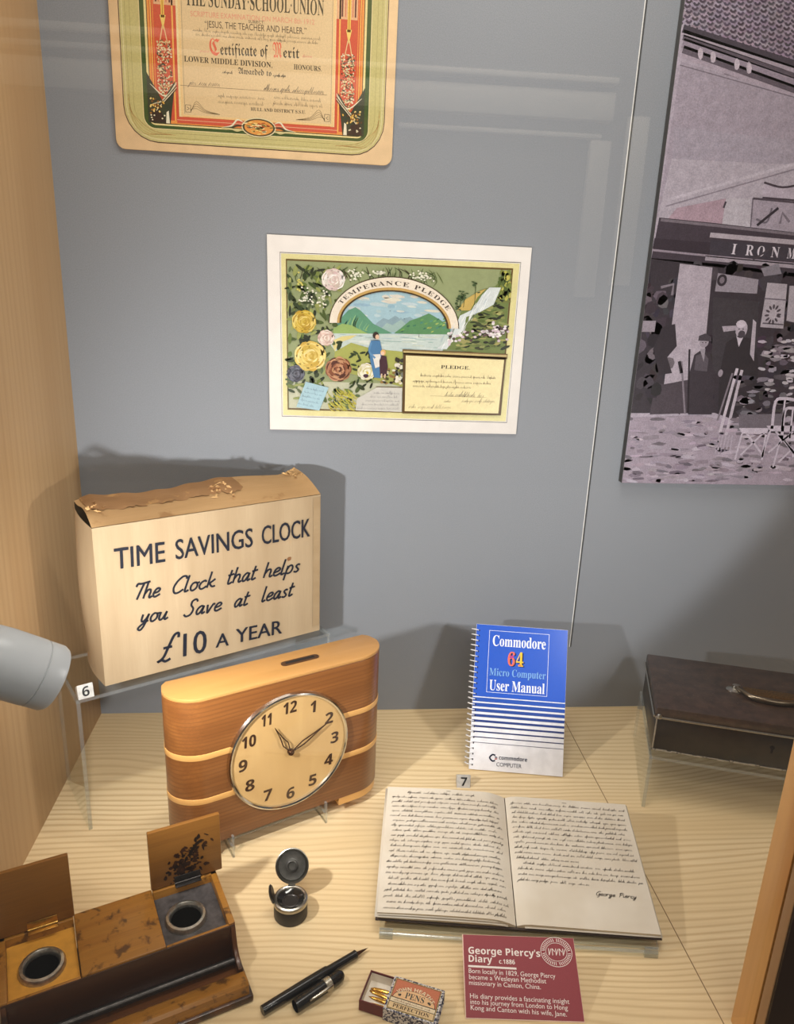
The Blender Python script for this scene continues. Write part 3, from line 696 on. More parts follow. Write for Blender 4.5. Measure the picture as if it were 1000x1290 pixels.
# ------------------------------------------------------------------ enlarged street photograph (right)
def street_photo():
    X0, Z0, D = 0.4909, 0.4367, 0.014
    W, H = XR - X0 - 0.005, 1.02
    pl = Plane((X0, -D, Z0), (1, 0, 0), (0, 0, 1)); q = pl.q
    root = thing('photo_panel', 'large black and white photograph of an old shop front, right of the wall', 'photograph', (X0 + W / 2, 0, Z0)); iv = inv(root)
    MB().box(iv @ Vector((X0 + W / 2, -D / 2 - .0005, Z0 + H / 2)), (W, D - .001, H), 0.0006).build('board', plain('dark_panel_edge', (64, 64, 64), 0.6), root)
    p = Print(pl.at, bounds=(.0006, W - .0005, .0006, H - .001))
    xr, zt = W - .0005, H - .001
    def clip(pt): return (max(.0006, min(xr, pt[0])), max(.0006, min(zt, pt[1])))
    Q = lambda *t: clip(q(*t)); P = lambda pts: [Q(*t) for t in pts]
    L = (170, 160, 168)
    p.poly([(.0004, .0004), (xr, .0004), (xr, zt), (.0004, zt)], (178, 170, 178), 0)
    p.poly([(xr, zt - .9), (xr, zt), (.0004, zt), (.0004, .70)], (122, 112, 122), 1)
    # roof: rows of curved tiles
    for row in range(-3, 15):
        for k in range(-1, 16):
            x = 862 + k * 9.6 + (row % 2) * 2.0; y = 30 + (x - 862) * .33 - row * 6.4
            if y < -8 or y > 33 + (x - 862) * .33: continue
            p.stroke([q(x, y - 1.5), q(x + 2.4, y + 1.6), q(x + 5, y + 1.2), q(x + 7, y - 1.4), q(x + 9.6, y + 1.7)], .0034, jc((158, 146, 158), 12), 2, 3)
            p.stroke([q(x, y + 1.7), q(x + 2.6, y + 4.4), q(x + 5.2, y + 4.0), q(x + 7, y + 1.5)], .0030, jc((78, 70, 80), 10), 3, 3)
    # eaves and gutter
    for (a, b_, wd, col) in (((860, 36), (1010, 84), .010, (72, 66, 74)), ((860, 41), (1010, 91), .008, (168, 158, 166)), ((860, 47), (1010, 99), .007, (92, 84, 92)), ((860, 54), (1010, 108), .012, (150, 140, 150)), ((860, 62), (1010, 116), .010, (98, 90, 98)), ((858, 70), (1010, 124), .006, (170, 160, 168))):
        u, v = q(*a), q(*b_); k = (xr - .001 - u[0]) / (v[0] - u[0]); v = (u[0] + (v[0] - u[0]) * min(1, k), u[1] + (v[1] - u[1]) * min(1, k)); u = (max(.001, u[0]), u[1])
        p.stroke([u, v], wd, col, 6)
    p.poly(P([(858, 78), (1010, 122), (1010, 300), (826, 282)]), (164, 156, 164), 5); p.poly(P([(846, 200), (1010, 208), (1010, 300), (826, 282)]), (178, 172, 178), 6)
    p.poly(P([(846, 200), (1010, 208), (1010, 178), (849, 160)]), (166, 160, 168), 6)
    for x, y in ((882, 68), (898, 72), (928, 81), (943, 86)): p.ell(q(x, y), .004, .008, (196, 186, 192), 8, .2, 8, .1)
    p.stroke(P([(856, 82), (1005, 124)]), .0014, (120, 112, 120), 7)
    p.stroke(P([(840, 252), (1005, 205)]), .004, (192, 186, 192), 8); p.stroke(P([(838, 260), (1005, 212)]), .002, (140, 132, 140), 8)
    p.poly(P([(852, 262), (914, 250), (908, 290), (836, 282)]), (172, 150, 158), 9); p.poly(P([(914, 250), (945, 250), (945, 292), (908, 290)]), (186, 182, 186), 9)
    p.stroke(P([(911, 262), (914, 254)]), .003, (70, 62, 70), 10)
    p.poly(P([(948, 250), (1010, 256), (1010, 296), (945, 286)]), (164, 156, 164), 10); p.stroke(P([(948, 250), (1010, 256)]), .003, (84, 76, 84), 11); p.stroke(P([(948, 250), (945, 286)]), .002, (110, 102, 110), 11)
    p.poly(P([(962, 230), (985, 236), (1010, 233), (1010, 252), (960, 248)]), (182, 174, 182), 11); p.stroke(P([(962, 230), (985, 236), (1010, 232)]), .003, (70, 62, 70), 12, 4); p.stroke(P([(960, 249), (1010, 253)]), .0025, (70, 62, 70), 12)
    p.stroke(P([(952, 276), (965, 280), (972, 262)]), .003, (110, 104, 112), 12, 4); p.stroke(P([(982, 282), (985, 268), (994, 280)]), .004, (120, 112, 120), 12)
    # fascia
    p.poly(P([(830, 274), (900, 281), (1010, 294), (1010, 350), (820, 326)]), (66, 58, 66), 10)
    p.poly(P([(824, 300), (900, 306), (900, 322), (821, 313)]), (54, 46, 54), 11)
    p.stroke(P([(832, 277), (900, 284), (1008, 296)]), .004, (120, 112, 118), 12); p.stroke(P([(894, 296), (1008, 306)]), .007, (176, 168, 172), 12); p.stroke(P([(822, 315), (900, 323), (1008, 333)]), .003, (150, 140, 148), 12)
    p.stroke(P([(888, 325), (1008, 336)]), .007, (160, 152, 158), 12)
    p.poly(P([(895, 302), (1008, 312), (1008, 330), (893, 321)]), (62, 58, 66), 13)
    for ch, x in (('I', 923), ('R', 943), ('O', 957), ('N', 975), ('M', 995)):
        w_ = {'I': 5.5, 'R': 10, 'O': 9, 'N': 10, 'M': 12}[ch]; y = 320 + (x - 923) * .075
        if x + w_ > 1003: w_ = 9.5
        p.text(styled(ch, 'serif'), q(x - w_ / 2, y), q(x + w_ / 2, y + .5), .0150, (214, 208, 212), 15)
    p.stroke(P([(953, 284), (980, 262)]), .004, (50, 44, 52), 16); p.stroke(P([(948, 327), (972, 312)]), .003, (70, 64, 70), 16)
    # shop front below
    p.poly(P([(818, 325), (900, 332), (1010, 345), (1010, 560), (900, 520), (780, 520)]), (56, 50, 56), 10)
    for k in range(150):
        x = random.uniform(800, 1000); y = random.uniform(335, 515); p.ell(Q(x, y), random.uniform(.003, .012), random.uniform(.003, .012), jc((58, 52, 58), 16), 11 + k % 2, random.uniform(0, 3), 7, .25)
    p.poly(P([(856, 332), (897, 337), (884, 475), (836, 484)]), (176, 168, 174), 14); p.poly(P([(836, 484), (884, 475), (880, 520), (818, 522), (825, 482)]), (74, 66, 72), 14)
    for k in range(26): x = random.gauss(822, 8); y = random.uniform(370, 500); p.ell(Q(x, y), .010, .010, jc(random.choice(((66, 58, 64), (104, 96, 102), (44, 38, 44))), 8), 15 + k % 3, 0, 8, .2)
    p.poly(P([(834, 412), (850, 408), (852, 436), (840, 450), (846, 470), (830, 472), (822, 440)]), (50, 44, 50), 18)
    p.poly(P([(808, 404), (826, 404), (824, 418), (806, 418)]), (150, 142, 148), 18); p.stroke(P([(832, 362), (848, 358), (846, 372)]), .004, (130, 122, 128), 18)
    p.poly(P([(904, 344), (955, 352), (953, 370), (900, 367)]), (150, 144, 150), 14); p.ell(q(909, 353), .008, .009, (48, 42, 48), 15); p.ell(q(909, 353), .004, .005, (120, 112, 118), 16)
    p.poly(P([(955, 352), (970, 342), (985, 350), (980, 368), (960, 366)]), (66, 62, 68), 15); p.poly(P([(958, 338), (980, 332), (984, 345), (962, 348)]), (132, 128, 134), 16)
    p.poly(P([(898, 374), (955, 380), (952, 470), (896, 470)]), (62, 58, 62), 13)
    p.poly(P([(966, 356), (991, 358), (986, 414), (957, 412)]), (172, 166, 170), 17); p.stroke(P([(962, 376), (990, 378)]), .002, (110, 102, 110), 18)
    for k in range(12): t = k * .55; x, y = q(973, 396); p.ell((x + .010 * math.cos(t), y + .012 * math.sin(t)), .004, .0018, (78, 70, 76), 19, t, 7)
    p.stroke(P([(960, 407), (986, 409)]), .002, (90, 84, 90), 19); p.poly(P([(994, 360), (1008, 360), (1008, 408), (990, 404)]), (168, 162, 166), 17)
    p.poly(P([(909, 411), (927, 410), (927, 416), (911, 418)]), (168, 160, 166), 17)
    # boy in a cap and a bearded man in the doorway (as printed)
    p.poly(P([(866, 522), (868, 470), (874, 447), (884, 440), (894, 446), (900, 470), (896, 522)]), (58, 52, 58), 18); p.poly(P([(874, 466), (876, 448), (886, 444), (892, 452), (890, 468)]), (88, 82, 88), 19)
    p.poly(P([(881, 440), (888, 439), (886, 456)]), (150, 144, 150), 20); p.ell(q(886.5, 431), .0075, .0085, (158, 150, 156), 20, 0, 12); p.poly(P([(879, 429), (880, 423), (888, 420), (895, 424), (896, 430)]), (72, 66, 72), 21)
    p.poly(P([(904, 522), (906, 470), (914, 432), (926, 424), (946, 426), (954, 450), (956, 522)]), (48, 44, 48), 19); p.poly(P([(927, 423), (936, 424), (930, 437)]), (196, 188, 194), 20); p.ell(q(933.5, 415), .0098, .0135, (176, 168, 174), 20, 0, 14); p.ell(q(933.5, 421), .006, .006, (74, 68, 74), 21, 0, 10); p.ell(q(933, 408), .0085, .006, (200, 192, 198), 21, 0, 10)
    for s in (-2.6, 2.4): p.ell(q(933 + s, 414.5), .0016, .001, (70, 62, 68), 22, 0, 6)
    for s in (-2, 2): p.ell(q(886.5 + s, 431.5), .0013, .0009, (70, 62, 68), 22, 0, 6)
    p.poly(P([(948, 402), (952, 406), (949, 455), (944, 446)]), (176, 168, 174), 20); p.ell(q(907, 470), .004, .006, (150, 142, 148), 20)
    # implements leaning
    for a, b_, wd, col in (((928, 464), (906, 545), .005, (196, 188, 194)), ((934, 466), (914, 548), .005, (186, 178, 184)), ((922, 470), (903, 530), .003, (130, 122, 128)), ((858, 455), (862, 520), .003, (130, 122, 128)), ((855, 455), (858, 470), .005, (40, 34, 40)), ((868, 440), (866, 520), .003, (40, 34, 40))):
        p.stroke(P([a, b_]), wd, col, 23)
    for k in range(5): p.stroke(P([(906 + k * 4, 548), (900 + k * 4.5, 572)]), .0022, (176, 168, 176), 23)
    for k in range(110):
        x = random.uniform(926, 1000); y = random.uniform(425 if x > 965 else 472, 540); p.ell(Q(x, y), random.uniform(.004, .016), random.uniform(.002, .006), jc(random.choice(((104, 98, 104), (78, 72, 78), (130, 124, 130), (60, 54, 60), (150, 144, 148))), 10), 21 + k % 3, random.uniform(-.2, .2), 8, .2)
    for k in range(26): x = random.uniform(955, 1000); y = random.uniform(425, 500); p.ell(Q(x, y), .006, .0025, jc((186, 180, 184), 10), 24 + k % 2, random.uniform(-.2, .2), 8, .2)
    p.poly(P([(930, 522), (984, 521), (986, 538), (930, 540)]), (110, 104, 110), 25)
    # pavement
    p.poly(P([(795, 526), (880, 523), (915, 530), (960, 545), (1010, 548), (1010, 612), (780, 608)]), (160, 150, 158), 20)
    for k in range(230):
        x = random.uniform(786, 1000); y = random.uniform(527, 606); p.ell(Q(x, y), random.uniform(.004, .016), random.uniform(.0015, .004), jc(random.choice(((182, 172, 180), (138, 128, 136), (168, 158, 166), (112, 104, 112), (150, 140, 148))), 8), 21 + k % 4, random.uniform(-.15, .15), 8, .25)
    # folding chairs set out on the pavement
    for sx, sy, sc in ((952, 543, 1.0), (990, 540, 1.15), (1000, 552, 1.0)):
        W_ = (196, 188, 196)
        p.poly(P([(sx - 22 * sc, sy - 4), (sx + 16 * sc, sy - 4), (sx + 13 * sc, sy + 4), (sx - 18 * sc, sy + 3)]), W_, 27)
        for a, b_ in (((-18, 3), (-27, 36)), ((-12, 3), (8, 30)), ((12, 3), (7, 36)), ((8, 3), (-20, 30))): p.stroke(P([(sx + a[0] * sc, sy + a[1]), (sx + b_[0] * sc, sy + b_[1])]), .0032, W_, 27)
        if sx > 960: p.stroke(P([(sx - 16 * sc, sy), (sx - 12 * sc, sy - 34), (sx - 2, sy - 38), (sx + 12, sy - 36)]), .005, W_, 27, 4); p.stroke(P([(sx - 6, sy), (sx - 2, sy - 36)]), .003, W_, 27)
    p.build('printed_face', print_mat('photo_print', 0.5, 0.14, 520, 0, 0.0, tint=(1.10, 1.08, 1.20, 1), soft=0.30), root, iv)
street_photo()
# ------------------------------------------------------------------ materials for the exhibits
M['card'] = wood('manila_card', (166, 144, 113), (179, 158, 127), (138, 114, 83), 2, 4.0, 30.0, 1.0, 0.10, 0.40, 0.8, 0, (0, 0, 0), ((186, 148, 100), (.3, .2, .1), 14, .68), 0.1)
M['card_flap'] = wood('flap_card', (178, 142, 96), (194, 158, 112), (140, 104, 64), 0, 4.0, 30.0, 1.0, 0.15, 0.45, 0.85, 0, (3, 0, 0), ((150, 112, 70), (.1, .4, .1), 24, .58), 0.15)
M['card_brown'] = wood('bare_brown_card', (150, 112, 72), (172, 132, 90), (110, 76, 44), 0, 8.0, 22.0, 1.0, 0.2, 0.4, 0.85, 0, (2, 0, 0), ((196, 152, 96), (.3, .2, .1), 30, .60), 0.2)
M['card_raw'] = plain('torn_card_core', (200, 162, 110), 0.9, var=0.12, scale=120)
M['walnut'] = wood('walnut_veneer', (122, 74, 34), (148, 94, 46), (68, 38, 18), 0, 2.2, 46.0, 9.0, 0.42, 0.65, 0.32, 0.25, (0, 0, 1.3), None, .15, (170, 6.0, 2, 10.0))
M['maple'] = wood('maple_inlay', (208, 156, 88), (220, 170, 102), (184, 126, 66), 0, 3.0, 60.0, 2.0, 0.1, 0.3, 0.35, 0.2)
M['clock_top'] = wood('birch_top', (180, 132, 72), (196, 148, 88), (150, 102, 52), 0, 3.0, 50.0, 2.0, 0.12, 0.45, 0.4, 0.2)
M['dial'] = wood('birch_dial', (198, 160, 104), (212, 176, 120), (178, 138, 84), 2, 5.0, 28.0, 2.0, 0.18, 0.35, 0.5)
M['dark_brown'] = plain('dark_brown_paint', (58, 34, 18), 0.45)
M['bronze'] = plain('dark_bronze', (74, 46, 26), 0.35, 0.8)
M['slot_metal'] = plain('dull_bronze_plate', (92, 62, 40), 0.4, 0.6)

def acryl_sheet(m, pts, d, name='sheet', parent=None):
    """clear sheet with brighter edges: outline swept along its thickness d"""
    m.prism(pts, d, 0.0, 1, 0)

# ------------------------------------------------------------------ left clear shelf and its cardboard box
ZS = 0.205
TB = R(30.3); UB = Vector((math.cos(TB), math.sin(TB), 0)); VB = Vector((-UB.y, UB.x, 0))
def left_shelf():
    o = Vector((-0.3255, -0.2955, 0))
    root = thing('display_shelf', 'clear acrylic shelf on upright panels under the cardboard box', 'display stand', o, TB); t = 0.005
    m = MB(); acryl_sheet(m, [(0, 0, ZS - t), (0.385, 0, ZS - t), (0.385, .128, ZS - t), (0, .128, ZS - t)], (0, 0, t)); m.build('shelf_top', [M['acrylic'], M['acrylic_edge']], root)
    for x in (0.0, 0.380):
        m = MB(); acryl_sheet(m, [(x, 0.0, 0), (x, .128, 0), (x, .128, ZS - t), (x, 0, ZS - t)], (t, 0, 0)); m.build('side_panel', [M['acrylic'], M['acrylic_edge']], root)
left_shelf()

def clock_box():
    o = Vector((-0.289, -0.2535, ZS)) - UB * .0105; W, D, H = 0.334, 0.086, 0.227
    root = thing('cardboard_box', 'torn cardboard clock box printed with black slogan, standing on the left clear shelf', 'box', o, TB)
    # front, back, sides as slightly bowed panels of one carton
    def wob(a, b, k): return 0.0016 * math.sin(7 * a + 3 * k) * math.sin(5 * b + k)
    m = MB(); t = .0022
    m.grid(lambda i, j: Vector((W * i, -0.001 * math.sin(math.pi * i) * math.sin(math.pi * j), H * j)), 12, 10)
    m.grid(lambda i, j: Vector((W * i, D, (H + .014) * j)), 12, 10)
    m.grid(lambda i, j: Vector((-.003 * math.sin(math.pi * i) - .010 * (math.sin(math.pi * min(1, j * .9)) ** 1.4) * math.sin(math.pi * i * .9) + (-.0015 + .004 * math.sin(3 * j)) * i, D * i, (H + .014 * i) * j)), 10, 14)
    m.grid(lambda i, j: Vector((W + .002 * math.sin(math.pi * i), D * i, (H + .020 * i) * j)), 6, 10)
    m.quad([(0, 0, 0.0005), (W, 0, .0005), (W, D, .0005), (0, D, .0005)])
    m.build('carton', M['card'], root)
    # lid flaps: front flap rising to the back edge with a torn patch
    m = MB()
    def flap(i, j):
        x = W * i; y = D * j; z = H + .0008 + .016 * j + .0035 * math.sin(9 * i + 2) * j + .006 * math.sin(math.pi * j) * (0.3 + .7 * i)
        if i > .93: z += (i - .93) * .14 * j
        if i < .06: z += (.06 - i) * .10 * math.sin(j * 5)
        return Vector((x, y, z))
    m.grid(flap, 34, 14); m.build('lid_flap', M['card_flap'], root)
    m = MB()   # bare brown torn layer on the flap, ragged edge
    random.seed(21); rag = [random.uniform(-.05, .05) for _ in range(60)]
    def torn(i, j):
        a = .02 + .66 * i; lo = .42 + rag[int(i * 50)] * .8 - (.10 if i > .84 else 0) + .25 * max(0, (i - .9) * 10) * .6
        return flap(a, min(1.0, lo + (1.0 - lo) * j)) + Vector((0, 0, .0012 + .001 * math.sin(30 * i)))
    m.grid(torn, 50, 6); m.build('torn_patch', M['card_brown'], root)
    # torn fibrous tongue lifting in the middle of the edge, and two frayed corners
    for cx, n, sc in ((.565, 22, 1.0), (.955, 16, .9), (.03, 14, .7)):
        m = MB()
        for k in range(n):
            a = cx + random.uniform(-.045, .06) * sc * (1 if cx < .9 else .5); j0 = random.uniform(.25, .7) if cx < .9 else random.uniform(.6, 1)
            p0 = flap(min(.995, max(.005, a)), j0) + Vector((0, 0, .001)); d = Vector((random.uniform(-.012, .016), random.uniform(-.010, .010), random.uniform(.001, .007))) * sc * .65; wv = Vector((random.uniform(.002, .006), random.uniform(-.003, .003), 0))
            m.quad([p0, p0 + wv, p0 + d + wv * .6 + Vector((0, 0, .001)), p0 + d])
        m.build('frayed_edge', M['card_raw'], root)
    m = MB()   # tape strips at the corners and along the top edge
    m.quad([(W - .013, -.0011, .01), (W - .001, -.0008, .01), (W - .001, -.0008, H - .003), (W - .013, -.0011, H - .003)])
    m.build('paper_tape', wood('paper_tape', (160, 136, 102), (172, 149, 116), (132, 106, 74), 0, 10, 40, 1, .15, .4, .6, 0, (4, 1, 0)), root)
    pl = Plane(o + Vector((0, 0, 0)), UB, (0, 0, 1)); q = pl.q; c = lambda x, y: q(60 + x / 2.6316, 560 + y / 2.6316)
    p = Print(pl.at, lift=.0016); K = (22, 26, 40); pm = print_mat('box_print', 0.7, 0.12, 300)
    p.bold('TIME', c(222, 413), c(388, 387), .0285, K, 1); p.bold('SAVINGS', c(424, 380), c(678, 337), .0285, K, 1); p.bold('CLOCK', c(709, 331), c(867, 303), .0285, K, 1)
    p.build('printed_title', pm, root, inv(root)); p = Print(pl.at, lift=.0016)
    xh = .0118; wd = .0030
    for b_, x0, x1, y0, y1 in (('The', 278, 372, 516, 500), ('Clock', 410, 556, 494, 469), ('that', 592, 690, 462, 444), ('helps', 714, 836, 441, 418), ('you', 305, 398, 590, 576), ('Save', 450, 576, 570, 546), ('at', 616, 664, 538, 529), ('least', 708, 812, 520, 498)):
        p.script(b_, c(x0, y0), c(x1, y1), xh, wd, K, 1); p.build('printed_word', pm, root, inv(root)); p = Print(pl.at, lift=.0016)
    p.script('£', c(362, 722), c(412, 713), .0205, .0040, K, 1); p.bold('10', c(448, 701), c(524, 686), .0355, K, 1); p.build('printed_price', pm, root, inv(root)); p = Print(pl.at, lift=.0016); p.bold('A', c(556, 672), c(598, 664), .021, K, 1); p.build('printed_word', pm, root, inv(root)); p = Print(pl.at, lift=.0016); p.bold('YEAR', c(622, 657), c(774, 624), .0225, K, 1)
    p.build('printed_word', pm, root, inv(root)); p = Print(pl.at, lift=.0016); p.ell(c(800, 378), .0035, .003, (140, 96, 60), 0, 0, 9, .3)
    p.build('brown_stain', pm, root, inv(root))
clock_box()

def number_cube(px, py, z, rot, digit, label, size=.020):
    c_, d_ = ray(px, py); t = (z - c_.z) / d_.z; pos = c_ + d_ * t
    root = thing('number_block', label, 'number label', pos, rot)
    s = size; m = MB(); m.prism([(-s / 2, -s * .42, 0), (-s / 2, s * .42, 0), (-s / 2, s * .42, s * .55), (-s / 2, -s * .2, s * .95)], (s, 0, 0), .0004, 0)
    m.build('block', plain('grey_white_plastic', (190, 188, 184), 0.4, var=.1, scale=150), root)
    pl = Plane((-s / 2, -s * .42, 0), (1, 0, 0), (0, s * .22, s * .95)); pl.n = Vector((0, -.97, .225)).normalized()
    p = Print(pl.at, lift=.0003); p.text(styled(digit, 'sans'), (s * .28, s * .16), (s * .74, s * .16), s * .66, (36, 36, 38), 2)
    p.build('printed_digit', print_mat('digit_print_' + digit, .5, .05), root)
number_cube(107, 876, ZS, TB, '6', 'tiny white block with number 6 on the clear shelf by the cardboard box')
number_cube(583, 988, 0.0, R(-4), '7', 'tiny white block with number 7 on the wooden floor by the blue manual', .021)

# ------------------------------------------------------------------ wooden mantel clock
TC = R(26.8)
def clock():
    o = Vector((-0.0655, -0.271, 0)); uc = Vector((math.cos(TC), math.sin(TC), 0)); vc = Vector((-uc.y, uc.x, 0))
    root = thing('mantel_clock', 'wooden mantel clock with round dial and two pale bands, in front of the box', 'clock', o, TC)
    Z0, Z1 = .027, .2475
    def outline(off=0.0, n=12):
        x0, x1, yf, yb = -.157 - off, .1535 + off, -.0445 - off, .0175 + off
        rx, ry = .046 + off * .5, .040 + off
        pts = [(x1 - .011, yb), (x1 - .004, (yb + yf + ry) / 2 + .004)]
        pts += [(x1 - .002 * 0, yf + ry)] 
        for k in range(1, n): t = math.pi / 2 * k / n; pts.append((x1 - rx + rx * math.cos(t), yf + ry - ry * math.sin(t)))
        pts.append((x1 - rx, yf)); pts.append((x0 + rx, yf))
        for k in range(1, n): t = math.pi / 2 * k / n; pts.append((x0 + rx - rx * math.sin(t), yf + ry - ry * math.cos(t)))
        pts += [(x0, yf + ry), (x0 + .004, (yb + yf + ry) / 2 + .004), (x0 + .011, yb)]
        return pts[::-1]
    o3 = lambda z, off=0.0: [(x, y, z) for x, y in outline(off)]
    m = MB(); m.prism(o3(Z0), (0, 0, Z1 - .005 - Z0), .001)
    b = m.build('body', M['walnut'], root)
    m = MB(); m.prism(o3(Z1 - .005), (0, 0, .005), .0012); m.build('top_board', M['clock_top'], root)
    for zc in (.163, .097):
        m = MB(); m.prism(o3(zc - .0042, .0006), (0, 0, .0084), .0004); m.build('inlay_band', M['maple'], root)
    for (a0, a1) in ((-.16, -.105), (.076, .156)):
        pts = [(x, y) for x, y in outline(-.001)]
        seg = [(min(max(x, a0), a1), y) for x, y in pts]
        ded = []
        for s_ in seg:
            if not ded or (Vector(s_) - Vector(ded[-1])).length > 1e-5: ded.append(s_)
        m = MB(); m.prism([(x, y, .015) for x, y in ded], (0, 0, .012), 0); m.build('foot', M['maple'], root)
    # coin slot on the top
    m = MB(); pts = []
    L_, r_ = .022, .006
    for k in range(9): t = -math.pi / 2 + math.pi * k / 8; pts.append((.029 + L_ + r_ * math.cos(t), -.012 + r_ * math.sin(t), Z1))
    for k in range(9): t = math.pi / 2 + math.pi * k / 8; pts.append((.029 - L_ + r_ * math.cos(t), -.012 + r_ * math.sin(t), Z1))
    m.prism(pts, (0, 0, .0010), .0003); cs = m.build('coin_slot', M['slot_metal'], root)
    MB().box((.029, -.012, Z1 + .0011), (.042, .0042, .0008), .0002).build('slot_opening', M['black'], cs)
    # dial
    CX, CZ, RD = -.0020, .1352, .0868
    MX = Matrix.Translation((CX, -.0445, CZ)) @ Matrix.Rotation(R(90), 4, 'X')
    m = MB(); m.lathe([(0, 0), (RD - .003, 0), (RD - .003, .0022), (0, .0022)], MX, 72); dial = m.build('dial', M['dial'], root)
    m = MB(); m.lathe([(RD - .0048, .0022), (RD - .0042, .0050), (RD - .002, .0062), (RD, .0052), (RD + .0012, .002), (RD + .0012, .0)], MX, 72); m.build('chrome_bezel', M['chrome'], root)
    pl = Plane((CX, -.0467, CZ), (1, 0, 0), (0, 0, 1)); pl.n = Vector((0, -1, 0))
    rn = .0672; nm = print_mat('numeral_print', .5, .06, 300)
    for k in range(1, 13):
        t = R(90 - 30 * k); s_ = str(k); w_ = {1: .0075, 2: .012, 3: .0115, 4: .013, 5: .0115, 6: .0115, 7: .0115, 8: .0125, 9: .0115, 10: .019, 11: .0135, 12: .019}[k]; h_ = .0172
        x, y = rn * math.cos(t), rn * math.sin(t) - h_ / 2
        p = Print(pl.at, lift=.00025); p.bold(styled(s_, 'sans'), (x - w_ / 2, y), (x + w_ / 2, y), h_, (60, 34, 18), 1, .0003, shear=.06); p.build('numeral', nm, dial)
    def hand(name, ang, L, wid, parent):
        m = MB(); t = R(ang); d = Vector((math.cos(t), 0, math.sin(t))); n = Vector((-d.z, 0, d.x)); c0 = Vector((CX, -.0505, CZ))
        A = [c0 + d * (L * .08) + n * .0008, c0 + d * (L * .34) + n * wid, c0 + d * (L * .62) + n * .0013, c0 + d * L]
        B = [c0 + d * (L * .08) - n * .0008, c0 + d * (L * .34) - n * wid, c0 + d * (L * .62) - n * .0013, c0 + d * L]
        m.tube(A, [.0009, .0009, .0009, .0005], 6); m.tube(B, [.0009, .0009, .0009, .0005], 6); m.tube([c0 - d * .004, c0 + d * (L * .12)], .0011, 6)
        return m.build(name, M['bronze'], parent)
    hand('hour_hand', 90 + 27, .050, .0040, root); hand('minute_hand', 90 - 62, .062, .0030, root)
    m = MB(); m.lathe([(0, .0022), (.0042, .0022), (.0042, .0075), (.003, .0088), (0, .0088)], MX, 20); m.build('centre_boss', M['bronze'], root)
    m = MB(); m.lathe([(RD - .0045, .0052), (.066, .0070), (.044, .0084), (.022, .0092), (0, .0094)], MX, 48); m.build('dial_glass', clear('clock_glass', (.985, .985, .975, 1), 1.45), root)
clock()
def clock_stand():
    o = Vector((-0.0655, -0.271, 0))
    root = thing('clock_stand', 'low clear acrylic stand with bent uprights carrying the wooden clock', 'display stand', o, TC); t = .003
    for x in (-.088, .050):
        m = MB(); acryl_sheet(m, [(x, -.052, 0), (x, .03, 0), (x, .03, .0145), (x, -.0475, .0145), (x, -.0475, .034), (x, -.052, .034)], (t, 0, 0)); m.build('leg', [M['acrylic'], M['acrylic_edge']], root)
    m = MB(); acryl_sheet(m, [(-.085, -.03, .0102), (.050, -.03, .0102), (.050, .028, .0102), (-.085, .028, .0102)], (0, 0, .003)); m.build('cross_plate', [M['acrylic'], M['acrylic_edge']], root)
clock_stand()

